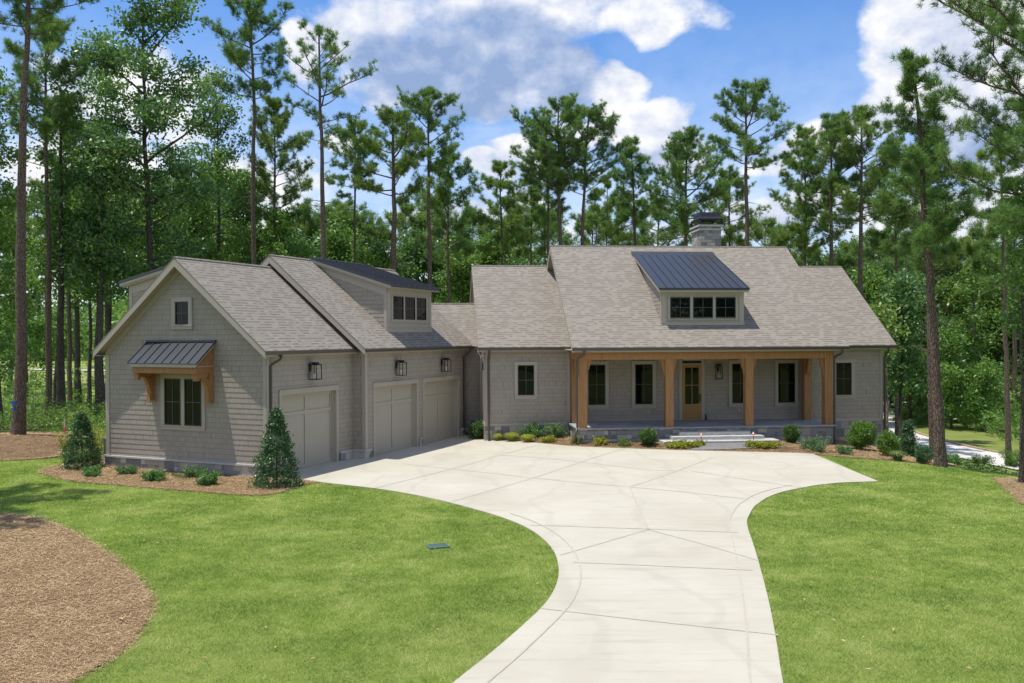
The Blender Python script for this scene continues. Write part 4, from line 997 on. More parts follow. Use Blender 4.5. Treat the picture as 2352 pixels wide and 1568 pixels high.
for a0, a1 in ((4.09, 4.94), (5.07, 5.92), (6.04, 6.90)): window(Wd, a0, a1, 5.29, 6.14, 2, 2, trim=False)
b = B(); e0, e1 = du0-.18, du1+.14
pts = [M.w(e0, vd-.30, ze+.09), M.w(e1, vd-.30, ze+.09), M.w(e1, tv, tzv+.05), M.w(e0, tv, tzv+.05)]; b.slab(pts, .03)
for i in range(12):
    u = e0+.01+i*((e1-e0-.03)/11); b.extr([M.w(u-.010, vd-.31, ze+.091), M.w(u-.010, tv, tzv+.051), M.w(u-.010, tv, tzv+.09), M.w(u-.010, vd-.31, ze+.13)], M.u*.020)
b.extr([M.w(e0-.04, tv-.22, tzv-.04), M.w(e0-.04, tv+.10, tzv+.10), M.w(e0-.04, tv+.10, tzv+.14), M.w(e0-.04, tv-.16, tzv+.03)][::-1], M.u*(e1-e0+.08))
b.box(M, e0-.005, e1+.005, vd-.325, vd-.30, ze+.02, ze+.11)
mr = b.build('dormer_roof', MT['metalroof'], dm)
b = B(); pts = [M.w(e0+.02, vd-.28, ze+.055), M.w(e1-.02, vd-.28, ze+.055), M.w(e1-.02, tv-.02, tzv+.0), M.w(e0+.02, tv-.02, tzv+.0)]; b.slab(pts, .13); b.build('dormer_fascia', MT['trim'], dm)
# garage dormer facing the court (shed roof springs from the ridge)
def g_dormer(sg, ud, v0, v1, zb, ze, ztop, wins, zrr=None):
    zrr = zrr or zr2
    P = lambda u, v, z: G.w(RU+sg*(u-RU) if sg < 0 else u, v, z)
    fu = ud if sg > 0 else 2*RU-ud
    Wd = wallframe(G, 'R' if sg > 0 else 'L', fu)
    A = (lambda v: v) if sg > 0 else (lambda v: -v)
    b = B(); lo, hi = sorted((fu, fu-sg*.12)); b.box(G, lo, hi, v0, v1, zb, ze)
    dm = b.build('dormer', MT['trim'], house)
    b = B(); tu = RU
    for vv in (v0, v1-.1):
        b = B(); b.extr([G.w(fu-sg*.12, vv, zb), G.w(fu-sg*.12, vv, ze), G.w(tu, vv, ztop-.08), G.w(tu, vv, ztop-.3)], G.v*.1); b.build('dormer_cheek', MT['trim'], dm)
    Wc = wallframe(G, 'u', v0); b = B(); ds = (ztop-ze)/abs(fu-tu)
    rz = lambda z: (zrr-z)/SG                       # distance from the ridge where the roof is at z
    wz = lambda z: abs(fu-tu)-max(0, (z-ze+.42)/ds)
    if sg > 0: siding(b, Wc, lambda z: RU+rz(z), lambda z: min(fu-.13, RU+wz(z)), zb+.1, ztop-.3)
    else: siding(b, Wc, lambda z: max(fu+.13, RU-wz(z)), lambda z: RU-rz(z), zb+.1, ztop-.3)
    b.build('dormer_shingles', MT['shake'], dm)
    b = B(); lo, hi = sorted((fu-sg*.14, fu)); b.wbox(Wc, lo, hi, 0, .03, zb, ze-.05)
    # sloped frieze and fascia on the cheek
    zt = lambda u: ze+abs(fu-u)*ds
    pts = [Wc.w(tu, -.022, zt(tu)+.02), Wc.w(fu, -.022, zt(fu)+.02), Wc.w(fu, -.022, zt(fu)-.40), Wc.w(tu, -.022, zt(tu)-.40)]
    b.extr(pts if sg > 0 else pts[::-1], Wc.v*.02)
    pts = [Wc.w(tu, -.14, zt(tu)+.06), Wc.w(fu+sg*.2, -.14, zt(fu)+.04), Wc.w(fu+sg*.2, -.14, zt(fu)-.13), Wc.w(tu, -.14, zt(tu)-.13)]
    b.extr(pts if sg > 0 else pts[::-1], Wc.v*.116)
    a0, a1 = sorted((A(v0), A(v1)))
    b.wbox(Wd, a0-.02, a1+.02, 0, .05, zb-.03, zb+.18); b.wbox(Wd, a0-.03, a1+.03, 0, .06, zb+.18, zb+.205)
    b.wbox(Wd, a0, a0+.18, 0, .03, zb+.205, ze-.2); b.wbox(Wd, a1-.18, a1, 0, .03, zb+.205, ze-.2); b.wbox(Wd, a0, a1, 0, .035, ze-.25, ze)
    if wins:
        b.wbox(Wd, wins[0][0]-.16, wins[-1][1]+.16, 0, .045, 5.14, 5.25); b.wbox(Wd, wins[0][0]-.12, wins[0][0], 0, .04, 5.25, 6.20); b.wbox(Wd, wins[-1][1], wins[-1][1]+.12, 0, .04, 5.25, 6.20)
        for (p0, p1), (q0, q1) in zip(wins[:-1], wins[1:]): b.wbox(Wd, p1, q0, 0, .04, 5.25, 6.20)
    b.build('dormer_trim', MT['trim'], dm)
    for a0_, a1_ in wins: window(Wd, a0_, a1_, 5.26, 6.19, 2, 2, trim=False)
    b = B(); eu = fu+sg*.32; r0, r1 = v0-.2, v1+.2; ezz = ze+.08-.1*ds*3*0
    pts = [G.w(eu, r0, ezz-.05), G.w(eu, r1, ezz-.05), G.w(tu, r1, ztop+.07), G.w(tu, r0, ztop+.07)]
    if sg < 0: pts = pts[::-1]
    b.slab(pts, .03)
    for i in range(10):
        v = r0+.005+i*((r1-r0-.03)/9)
        q = [G.w(eu+sg*.01, v, ezz-.048), G.w(tu, v, ztop+.072), G.w(tu, v, ztop+.125), G.w(eu+sg*.01, v, ezz+.005)]; b.extr(q, G.v*.03)
    lo, hi = sorted((eu, eu+sg*.025)); b.box(G, lo, hi, r0-.005, r1+.005, ezz-.13, ezz-.03)
    b.tube([G.w(tu, r0, ztop+.07), G.w(tu, r1, ztop+.07)], .06, 6)
    b.build('dormer_roof', MT['metalroof'], dm)
    b = B(); pts = [G.w(eu-sg*.02, r0+.02, ezz-.085), G.w(eu-sg*.02, r1-.02, ezz-.085), G.w(tu, r1-.02, ztop+.03), G.w(tu, r0+.02, ztop+.03)]
    if sg < 0: pts = pts[::-1]
    b.slab(pts, .10); b.build('dormer_fascia', MT['trim'], dm)
g_dormer(1, -.54, 2.46, 6.08, 4.70, 6.58, zr2, [(2.87, 3.68), (3.82, 4.63), (4.78, 5.59)])
g_dormer(-1, 2*RU+7.05, -4.35, -1.6, 4.9, 6.50, zr1-.10, [], zr1)
# --- chimney
b = B(); b.box(M, 7.12, 8.16, 6.4, 7.75, 7.4, 9.86); ch = b.build('chimney', MT['stone_light'], house)
b = B(); b.box(M, 7.05, 8.23, 6.33, 7.82, 9.62, 9.70); b.box(M, 7.02, 8.26, 6.30, 7.85, 9.80, 9.89); b.build('chimney_cap', MT['cap'], ch)
b = B()
for u0, u1 in ((7.06, 7.14), (8.14, 8.22)):
    for v0, v1 in ((6.34, 6.42), (7.73, 7.81)): b.box(M, u0, u1, v0, v1, 9.89, 10.13)
b.box(M, 7.06, 8.22, 6.34, 7.81, 10.10, 10.19); b.box(M, 7.07, 8.21, 6.35, 7.80, 9.891, 9.93)
lo = [M.w(7.05, 6.33, 10.19), M.w(8.23, 6.33, 10.19), M.w(8.23, 7.82, 10.19), M.w(7.05, 7.82, 10.19)]
mi = [M.w(7.17, 6.5, 10.30), M.w(8.11, 6.5, 10.30), M.w(8.11, 7.65, 10.30), M.w(7.17, 7.65, 10.30)]
hi = [M.w(7.2, 6.55, 10.52), M.w(8.08, 6.55, 10.52), M.w(8.08, 7.6, 10.52), M.w(7.2, 7.6, 10.52)]
for A_, B2 in ((lo, mi), (mi, hi)):
    for i in range(4): b.face([A_[i], A_[(i+1) % 4], B2[(i+1) % 4], B2[i]])
b.face(hi); b.build('chimney_hood', MT['hood'], ch)
b = B(); b.tube([M.w(7.4, 7.0, 9.9), M.w(7.4, 7.0, 10.08)], .09, 10); b.tube([M.w(7.85, 7.0, 9.9), M.w(7.85, 7.0, 10.06)], .07, 10); b.build('flue', MT['acgrey'], ch)

# ------------------------------------------------------------------ small things
def path_light(loc, label):
    e = empty('path_light', loc, label, 'path light', 'copper path lights by the steps')
    B().tube([loc, loc+Vector((0, 0, .46))], .011, 6).build('stem', MT['bronze'], e)
    B().tube([loc+Vector((0, 0, .43)), loc+Vector((0, 0, .45)), loc+Vector((0, 0, .53))], [.085, .08, .012], 12).build('lamp_shade', MT['copper'], e, smooth=False)
for (u, v), l in (((4.62, -1.62), 'thin copper path light left of the stone steps'), ((6.72, -1.62), 'thin copper path light right of the flagstone path')):
    P = M.w(u, v, 0); P.z = float(terr(P.x, P.y))+.0; path_light(P, l)
# flagstone path and the dark planting patches
pth = [tuple(M.w(u, v, 0)[:2]) for u, v in [(4.75, -1.1), (6.55, -1.1), (6.75, -1.6), (7.3, -2.05), (7.9, -2.5), (3.9, -2.3), (4.6, -1.7)]]
fp = flat_poly('flagstone_path', pth, 0, MT['bluestone'], 0, terrain=True, dz=.05); 
E0 = gp(228, 1066)
e = empty('air_conditioner', G.w(-8.7, -3.0, 0), 'grey louvred air conditioning unit beside the garage wall', 'air conditioner', rz=G.yaw)
a0, v_ = -9.0, -3.75
b = B(); b.box(G, a0, a0+.9, v_-.2, v_+.7, -.1, .10); b.build('pad', MT['cap'], e)
b = B(); b.box(G, a0+.1, a0+.80, v_-.05, v_+.60, .101, .78); b.build('coil', MT['black'], e)
b = B()
for i in range(9):
    z = .16+i*.07; b.box(G, a0+.06, a0+.84, v_-.10, v_-.05, z, z+.035); b.box(G, a0+.06, a0+.0999, v_-.05, v_+.62, z, z+.035)
for x in (a0+.05, a0+.80): b.box(G, x, x+.05, v_-.11, v_-.045, .1015, .80)
b.build('louvre', MT['acgrey'], e)
b = B(); b.box(G, a0+.04, a0+.86, v_-.12, v_+.66, .80, .86); b.build('top_panel', MT['acgrey'], e)
b = B(); P = M.w(6.2, 2.72, .8); b.tube([P, P+Vector((0, 0, .05)), P+Vector((0, 0, .16)), P+Vector((-.02, 0, .24)), P+Vector((-.05, 0, .27))], [.055, .06, .05, .035, .012], 12); tag(b.build('ornament', MT['teal'], origin=P, smooth=True), 'small dark teal ornament on the porch floor beside the door', 'ornament')
P = gp(149, 1028); e = empty('survey_stake', P, 'wooden survey stake with pink tape in the wood edge bed', 'stake')
b = B(); F0 = Fr(P, 10); b.box(F0, -.03, .03, -.02, .02, 0, 1.15); b.build('shaft', MT['wood_pale'], e); b = B(); b.box(F0, -.034, .034, -.024, .024, .62, .82); b.build('tape', MT['pink'], e)
P = gp(134, 1026); e = empty('marker_flag', P, 'small pink marker flag on a wire by the stake', 'flag'); b = B(); b.tube([P, P+Vector((0, 0, .35))], .006, 5); b.build('wire', MT['bronze'], e); b = B(); b.tube([P+Vector((.02, 0, .22)), P+Vector((.03, 0, .33))], [.05, .02], 6); b.build('flag_sheet', MT['pink'], e)
#VEG
# ------------------------------------------------------------------ vegetation
NR = np.random.default_rng(11)
def unit(v): return v/(np.linalg.norm(v, axis=-1, keepdims=True)+1e-9)
class TB:
    """many thin tubes in one mesh (numpy)"""
    def __init__(s): s.V = []; s.F = []; s.n = 0
    def tube(s, P, r, k=6):
        P = np.asarray(P, float); r = np.broadcast_to(np.asarray(r, float), (len(P),)); m = len(P)
        T = np.gradient(P, axis=0); T = unit(T); ref = np.array([.31, .17, .93]); 
        if abs(T[0] @ ref) > .9: ref = np.array([1., 0, 0])
        A = unit(np.cross(T, ref)); Bn = np.cross(T, A); th = np.arange(k)*2*np.pi/k
        ring = P[:, None] + (A[:, None]*np.cos(th)[None, :, None] + Bn[:, None]*np.sin(th)[None, :, None])*r[:, None, None]
        s.V.append(ring.reshape(-1, 3)); i = (np.arange(m-1)[:, None]*k+np.arange(k)[None, :]); j = (np.arange(m-1)[:, None]*k+(np.arange(k)[None, :]+1) % k)
        s.F.append(np.stack([i, j, j+k, i+k], -1).reshape(-1, 4)+s.n); s.n += m*k
    def get(s): return np.concatenate(s.V), np.concatenate(s.F)
def curve(p0, d, L, n, droop=0.0, up=0.0, wob=.06, rng=NR):
    P = [np.array(p0, float)]; d = np.array(d, float)
    for i in range(n):
        d = d + np.array([0, 0, (up-droop)/n]) + rng.normal(0, wob, 3); d /= np.linalg.norm(d); P.append(P[-1]+d*L/n)
    return np.array(P), d
def needles(C, D, n, ln, w, rng):
    """n blades per tuft centre C, spread round direction D"""
    m = len(C); c = np.repeat(C, n, 0); d = np.repeat(D, n, 0)
    v = unit(unit(rng.normal(0, 1, (m*n, 3)))*1.0 + d*.75); l = ln*rng.uniform(.6, 1.15, (m*n, 1))
    s_ = unit(np.cross(v, rng.normal(0, 1, (m*n, 3))))*w*rng.uniform(.7, 1.3, (m*n, 1)); c = c+rng.normal(0, ln*.14, (m*n, 3))
    return np.stack([c-s_*.6, c+s_*.6, c+v*l], 1)
def leaves(C, sp, n, size, rng, flat=.35, aspect=.55):
    m = len(C); c = np.repeat(C, n, 0)+rng.normal(0, 1, (m*n, 3))*np.asarray(sp)*np.array([1, 1, .75])
    nrm = unit(rng.normal(0, 1, (m*n, 3))+np.array([0, 0, flat])); a = unit(np.cross(nrm, rng.normal(0, 1, (m*n, 3)))); b_ = np.cross(nrm, a)
    s_ = size*rng.uniform(.6, 1.25, (m*n, 1)); a = a*s_; b_ = b_*s_*aspect
    return np.stack([c-a, c-b_*.9+a*.1, c+a, c+b_*.9+a*.1], 1)
def to_mesh(name, arr, m, parent, loc=(0, 0, 0)):
    k = arr.shape[1]; V = arr.reshape(-1, 3); return np_mesh(name, V, np.arange(len(V)).reshape(-1, k), m, parent=parent)
def pine_geo(H, cb, Rc, r0, seed, lean=(0, 0), dens=1.0, shape='round', dead=6, tl=.27, tw=.016, nn=30, pads=1.7):
    rng = np.random.default_rng(seed); tb = TB(); n = 16; zz = np.linspace(0, 1, n)
    wobx = np.cumsum(rng.normal(0, .012*H/n*2, n)); woby = np.cumsum(rng.normal(0, .012*H/n*2, n)); wobx -= wobx[0]; woby -= woby[0]
    T = np.stack([zz*lean[0]+wobx, zz*lean[1]+woby, zz*H-.3*(zz == 0)], 1)
    rad = r0*(1-.80*zz**1.15); rad[0] *= 1.28; tb.tube(T, rad, 9)
    at = lambda z: np.array([np.interp(z, T[:, 2], T[:, 0]), np.interp(z, T[:, 2], T[:, 1]), z])
    C, Dr = [], []; CH = H-cb; nl = int((CH*2.9+10)*dens); ga = rng.uniform(0, 6.28)
    for i in range(nl):
        q = (i+rng.uniform(0, .8))/nl; z = cb+CH*q*.985
        if shape == 'round': pf = math.sqrt(max(.05, 1-((q-.45)/.63)**2))
        elif shape == 'cone': pf = (1-q)**.6*.8+.32
        else: pf = math.sqrt(max(.03, 1-((q-.55)/.58)**2))
        pf = min(pf, 1.75*(1-q)+.14)
        L = Rc*1.32*pf*rng.uniform(.6, 1.06); ga += 2.4+rng.normal(0, .35); elv = rng.uniform(-.12, .25)+q*.62
        d = np.array([math.cos(ga)*math.cos(elv), math.sin(ga)*math.cos(elv), math.sin(elv)])
        P, de = curve(at(z), d, L, 6, up=.35*(1-q)+.1, wob=.09, rng=rng)
        rb = max(.018, .045*L/3.2*(r0/.2)**.5); tb.tube(P, np.linspace(rb, rb*.3, 7), 5)
        ns = max(5, int((4+L*2.9)*pads)); 
        for k in range(ns):
            f = rng.uniform(.28, 1.0); idx = f*6; i0 = min(5, int(idx)); p = P[i0]+(P[i0+1]-P[i0])*(idx-i0); dd = P[i0+1]-P[i0]
            sd = unit(dd/np.linalg.norm(dd)*.8+rng.normal(0, .75, 3)*np.array([1, 1, .45])+np.array([0, 0, .25])); sl = rng.uniform(.3, .85)*(.35+.18*L)
            Q, _ = curve(p, sd, sl, 3, up=.5, wob=.12, rng=rng); tb.tube(Q, np.linspace(rb*.42, .008, 4), 3)
            C += [Q[3], Q[2]*.5+Q[3]*.5+rng.normal(0, .10, 3), Q[2]+rng.normal(0, .12, 3)]; Dr += [unit(Q[3]-Q[2])]*3
            if rng.random() < .6: C.append(Q[1]*.4+Q[2]*.6+rng.normal(0, .12, 3)); Dr.append(unit(Q[3]-Q[2]))
        C.append(P[-1]); Dr.append(unit(P[-1]-P[-2]))
    C.append(T[-1]); Dr.append(np.array([0, 0, 1.]))
    for i in range(dead):
        z = rng.uniform(cb*.55, cb+.2*CH); a = rng.uniform(0, 6.28); P, _ = curve(at(z), [math.cos(a), math.sin(a), rng.uniform(-.1, .4)], rng.uniform(.6, .55*Rc+.5), 4, wob=.2, rng=rng); tb.tube(P, np.linspace(.03, .006, 5), 4)
    C = np.array(C); Dr = unit(np.array(Dr)+np.array([0, 0, .35])); N = needles(C, Dr, nn, tl, tw, rng)
    return tb.get(), N
def dec_geo(H, cb, Rc, r0, seed, lean=(0, 0), dens=1.0, nleaf=26, ls=.13, sp=.34, fork=False, top=.55):
    rng = np.random.default_rng(seed); tb = TB(); n = 12; zz = np.linspace(0, 1, n)
    wob = np.cumsum(rng.normal(0, .016*H/n*2, (n, 2)), 0); wob -= wob[0]
    T = np.stack([zz*lean[0]+wob[:, 0], zz*lean[1]+wob[:, 1], zz*H*.96-.3*(zz == 0)], 1); rad = r0*(1-.88*zz); rad[0] *= 1.3; tb.tube(T, rad, 8)
    at = lambda z: np.array([np.interp(z, T[:, 2], T[:, 0]), np.interp(z, T[:, 2], T[:, 1]), z])
    C = []; CH = H-cb; nl = int((CH*2.0+7)*dens); ga = rng.uniform(0, 6.28)
    for i in range(nl):
        q = (i+rng.uniform(0, .9))/nl; z = cb+CH*q*.96; pf = math.sqrt(max(.04, 1-((q-.38)/.66)**2)); L = Rc*pf*rng.uniform(.5, 1.15); ga += 2.4+rng.normal(0, .4)
        elv = rng.uniform(.05, .6)+q*.5; d = [math.cos(ga)*math.cos(elv), math.sin(ga)*math.cos(elv), math.sin(elv)]
        P, _ = curve(at(z), d, L, 6, droop=.5*(1-q), wob=.13, rng=rng); rb = max(.015, .05*L/3); tb.tube(P, np.linspace(rb, rb*.25, 7), 5)
        for k in range(max(3, int(2+L*2.3))):
            f = rng.uniform(.25, 1); idx = f*6; i0 = min(5, int(idx)); p = P[i0]+(P[i0+1]-P[i0])*(idx-i0)
            Q, _ = curve(p, rng.normal(0, 1, 3)*np.array([1, 1, .6])+np.array([0, 0, .25]), rng.uniform(.3, .9)*(.4+.15*L), 3, wob=.15, rng=rng); tb.tube(Q, np.linspace(rb*.35, .006, 4), 3)
            C += [Q[3], Q[2]]
        C.append(P[-1])
    C.append(T[-1]); C = np.array(C); Lf = leaves(C, sp, nleaf, ls, rng)
    return tb.get(), Lf
TREES = {}
def plant(name, geo, loc, crownm, barkm, label, cat, group=None, rz=0.0, ribbon=None):
    (V, F), Lf = geo; e = empty(name, loc, label, cat, group, rz)
    tr = np_mesh('trunk', V, F, MT[barkm], parent=e, smooth=True); to_mesh('crown', Lf, MT[crownm], e)
    if ribbon:
        z, r = ribbon; cx_, cy_ = 0, 0; b = B(); b.tube([Vector(loc)+Vector((cx_, cy_, z)), Vector(loc)+Vector((cx_, cy_, z+.09))], r, 12, cap=False)
        b.face([Vector(loc)+Vector((-.05, -r-.01, z-.35)), Vector(loc)+Vector((.02, -r-.01, z-.33)), Vector(loc)+Vector((.04, -r-.01, z)), Vector(loc)+Vector((-.04, -r-.01, z))]); b.build('ribbon', MT['blue'], e)
    return e
def copy_tree(e, loc, sc, rz, label=None, group=None):
    r = e.copy(); COL.objects.link(r); r.location = loc; r.rotation_euler.z = rz; r.scale = sc
    if label: r['label'] = label
    if group: r['group'] = group
    elif 'group' in r: del r['group']
    for c in e.children:
        if c.name.startswith('ribbon'): continue
        d = c.copy(); COL.objects.link(d); d.parent = r
    return r
def at_px(px, Y): return Vector(((px-CX)/FPX*Y, Y, 0))
def zpx(py, Y): return HC+(769-py)/FPX*Y
def T_(kind, px, Y, ytop, cby, hw, stem, label, cat=None, lean=0, crown=None, bark=None, group=None, ribbon=None, **kw):
    """a tree where its trunk crosses mid height at column px, Y metres away"""
    loc = at_px(px, Y); loc.z = float(terr(loc.x, loc.y)); H = zpx(ytop, Y)-loc.z; cb = max(1.0, zpx(cby, Y)-loc.z); Rc = hw/FPX*Y; r0 = stem/FPX*Y/2*1.25
    seed = int(px*13+Y*7) % 9973
    if kind == 'p': geo = pine_geo(H, cb, Rc, r0, seed, lean=(lean, 0), **kw)
    else: geo = dec_geo(H, cb, Rc, r0, seed, lean=(lean, 0), **kw)
    return plant('pine_tree' if kind == 'p' else 'broadleaf_tree', geo, loc, crown or ('pine' if kind == 'p' else 'leafd'), bark or ('bark' if kind == 'p' else 'bark2'), label, cat or ('pine' if kind == 'p' else 'tree'), group, 0, ribbon)
# pines one can tell apart
T_('p', 40, 38, -230, 90, 150, 22, 'thick barked pine with blue ribbon left of the lawn', lean=.9, ribbon=(1.35, .29), dead=3)
T_('p', 110, 47, 40, 330, 100, 12, 'slim pine with blue ribbon standing behind the thick barked left pine', lean=.1)
T_('p', 160, 55, 230, 560, 75, 9, 'slim pine with a narrow crown between the left broadleaf trees', dens=.9, crown='pine2')
T_('p', 592, 56, -70, 240, 95, 12, 'tall pine whose crown leaves the frame above the garage', lean=-.3, dens=.9)
T_('p', 632, 62, 225, 520, 85, 9, 'yellow green pine just right of the tallest garage pine', crown='pine2')
T_('p', 748, 52, 70, 330, 118, 14, 'tall open crowned pine with long bare trunk over the garage dormer', dens=.78, dead=12, pads=.85, shape='high')
T_('p', 820, 68, 285, 450, 70, 8, 'narrow pine right behind the open crowned tall pine', crown='pine')
T_('p', 900, 56, 262, 470, 95, 17, 'broad pine with the stoutest trunk above the link roof', crown='pine2', dens=1.0, dead=10)
T_('p', 988, 58, 213, 400, 90, 12, 'round headed pine reaching highest above the link roof', dens=.95, shape='high', dead=9)
T_('p', 1032, 63, 345, 610, 80, 8, 'dense pine low behind the round headed pine')
T_('p', 1155, 64, 378, 590, 72, 8, 'slender pine above the left bedroom wing', crown='pine2', dens=.9)
T_('p', 1218, 67, 400, 600, 60, 7, 'small pine just left of the main ridge end', dens=.9)
T_('p', 1262, 61, 330, 520, 60, 9, 'thin trunked pine at the left end of the main ridge', dens=.8)
T_('p', 1298, 60, 243, 450, 110, 12, 'wide crowned pine with bluish needles over the main roof', lean=-.5, dens=1.15)
T_('p', 1322, 60.5, 262, 460, 100, 11, 'leaning pine twin right of the wide crowned pine', lean=.9, dens=.95)
T_('p', 1395, 72, 420, 590, 55, 6, 'thin brownish pine behind the middle of the main ridge', crown='pine2', dens=.7)
T_('p', 1468, 66, 325, 520, 46, 9, 'narrow upright pine left of the chimney', lean=-.4)
T_('p', 1575, 62, 312, 560, 98, 12, 'full rounded pine directly behind the chimney', dens=1.3)
T_('p', 1712, 56, 208, 400, 100, 13, 'open pine towering right of the chimney', dens=.9, dead=12)
T_('p', 1680, 70, 395, 570, 62, 8, 'low pine in the gap between chimney and towering pine', crown='pine2')
T_('p', 1845, 64, 300, 600, 75, 9, 'tapered pine over the right end of the main ridge', crown='pine2', dens=1.1)
T_('p', 1908, 60, 270, 560, 85, 12, 'pine with a straight dark trunk over the right wing', dens=1.05)
T_('p', 1978, 58, 255, 520, 90, 13, 'bushy pine behind the right gable end', dens=1.15, crown='pine2')
T_('p', 2060, 62, 330, 600, 80, 9, 'shaded pine just past the right gable end', dens=1.0)
# leaning pine at the lawn corner: stands forward of the wood
loc = gp(2162, 1072); H = zpx(110, 30)-loc.z
plant('pine_tree', pine_geo(H, zpx(600, 30)-loc.z, 1.35, .20, 77, lean=(-1.02, 0), dens=.95, dead=10, tl=.26, shape='cone'), loc, 'pine', 'bark', 'leaning pine at the right lawn corner with reddish bark', 'pine')
loc = Vector((18.9, 39.6, 0)); loc.z = float(terr(18.9, 39.6)); H = zpx(330, 39.6)-loc.z
plant('pine_tree', pine_geo(H, zpx(620, 39.6)-loc.z, 1.6, .19, 78, lean=(-.3, 0), dens=1.0), loc, 'pine', 'bark', 'straight dark pine just behind the leaning corner pine', 'pine')
loc = gp(2318, 1070); H = zpx(300, loc.y)-loc.z
plant('pine_tree', pine_geo(H, zpx(560, loc.y)-loc.z, 1.5, .17, 79, lean=(-.45, .2), dens=1.0, tl=.3), loc, 'pine2', 'bark', 'pine with a slight bend near the right frame edge', 'pine')
loc = Vector((16.9, 27.2, -.1))
plant('pine_tree', pine_geo(17.5, 8.2, 3.7, .15, 84, dens=1.5, tl=.24, tw=.012, nn=34, pads=1.9), loc, 'pine', 'bark', 'big pine whose boughs reach in from the right frame edge', 'pine')
loc = Vector((-19.3, 23.4, 0))
plant('pine_tree', pine_geo(19, 10.5, 3.6, .24, 81, dens=.8), loc, 'pine', 'bark', 'pine outside the left frame edge shading the lawn', 'pine')
# broadleaf trees
T_('d', 350, 50, -90, 640, 200, 17, 'huge dark broadleaf tree towering behind the garage gable', nleaf=20, ls=.145, sp=.36, dens=.95, crown='leafd')
T_('d', 500, 60, 150, 640, 95, 10, 'bright broadleaf tree right of the huge dark tree', crown='leafm', nleaf=20, dens=.8)
T_('d', 250, 56, 60, 640, 110, 12, 'broadleaf tree left of the huge dark tree', crown='leafm', nleaf=18, sp=.4, dens=.8)
T_('d', 228, 47.5, 300, 680, 85, 20, 'double stemmed dark broadleaf close to the garage eave', nleaf=30)
T_('d', 140, 48, 150, 640, 100, 17, 'broadleaf with two dark straight stems at the meadow edge', crown='leafd', nleaf=18, dens=.75)
T_('d', 203, 52, 380, 690, 55, 9, 'slim broadleaf with narrow stem beside the meadow', crown='leafm')
T_('d', 122, 49, 480, 660, 60, 10, 'young broadleaf leaning beside the dark stems', crown='leafm', lean=.5)
T_('d', 178, 60, 330, 700, 60, 13, 'broadleaf further back showing a reddish stem over the meadow', crown='leafd')
T_('d', 2, 44, 150, 860, 85, 8, 'leafy broadleaf at the left frame edge', crown='leafm', ls=.12)
T_('d', 62, 60, 620, 830, 62, 5, 'low bright broadleaf in the meadow behind the thick pine', crown='leafl', ls=.12)
T_('d', 400, 66, 330, 660, 90, 10, 'shadowy broadleaf behind the garage ridge', nleaf=20, dens=.8)
T_('d', 450, 58, 430, 680, 80, 8, 'green broadleaf touching the front garage ridge', crown='leafm')
T_('d', 560, 64, 400, 700, 80, 8, 'dark broadleaf over the gap between garage roofs', nleaf=28)
T_('d', 660, 62, 500, 690, 70, 7, 'pale broadleaf left of the garage dormer', crown='leafl')
T_('d', 2345, 27.5, 430, 780, 62, 9, 'light green broadleaf with thin stem at the right frame edge', crown='leafl', ls=.075, sp=.2, nleaf=30)
T_('d', 2185, 72, 775, 985, 66, 5, 'bright young broadleaf beyond the road', crown='leafl', ls=.13)
T_('d', 2262, 70, 850, 990, 48, 4, 'smaller bright broadleaf right beyond the road', crown='leafl', ls=.13)
T_('d', 2039, 44, 700, 830, 22, 6, 'thin pale stemmed sapling beside the right wing', bark='barkpale', crown='pine2', dens=.6, nleaf=10)
T_('d', 2066, 47, 640, 900, 45, 9, 'slim dark tree right of the pale sapling', crown='leafd')
# backdrop of the wood: shared meshes
protoP = [T_('p', 700+60*i, 78+i*2, 470+i*12, 640, 78, 8, 'pine in the second row of the wood behind the house', dens=.9, group='second row pines behind the house', crown=('pine', 'pine2')[i % 2], tl=.42, tw=.03, nn=11) for i in range(3)]
protoD = [T_('d', 1020+70*i, 74+i*3, 560+i*10, 690, 72, 7, 'broadleaf in the second row of the wood behind the house', group='second row broadleaves behind the house', crown=('leafm', 'leafd', 'leafm')[i], nleaf=24, ls=.16, sp=.42) for i in range(3)]
rr = random.Random(3)
LM = [(20,'the left frame edge'),(60,'the thick barked left pine'),(110,'the slim ribboned pine'),(250,'the left eave of the garage'),(300,'the left garage dormer'),(340,'the huge dark broadleaf'),(405,'the front garage peak'),(470,'the front garage roof slope'),(540,'the front garage ridge'),(610,'the second garage peak'),(650,'the second garage roof'),(700,'the metal dormer roof start'),(750,'the open crowned pine'),(790,'the left half of the metal dormer roof'),(830,'the middle of the metal dormer roof'),
      (870,'the right half of the metal dormer roof'),(905,'the stoutest pine trunk'),(940,'the end of the garage ridge'),(965,'the garage dormer eave'),(1000,'the left end of the link roof'),(1040,'the middle of the link roof'),(1080,'the left bedroom gable'),(1110,'the left end of the bedroom ridge'),(1150,'the bedroom ridge'),(1200,'the right half of the bedroom ridge'),(1250,'the left main gable'),(1360,'the left part of the main ridge'),(1420,'the main ridge before the metal dormer'),(1510,'the ridge over the metal dormer'),
      (1640,'the chimney'),(1690,'the ridge right of the chimney'),(1760,'the right part of the main ridge'),(1800,'the right end of the main ridge'),(1850,'the right wing step'),(1900,'the right wing ridge'),(1945,'the end of the right wing ridge'),(2020,'the right wing rake'),(2120,'the leaning corner pine'),(2240,'the gap between the right pines'),(2330,'the right frame edge')]
def lmk(px): return min(LM, key=lambda q: abs(q[0]-px))[1]
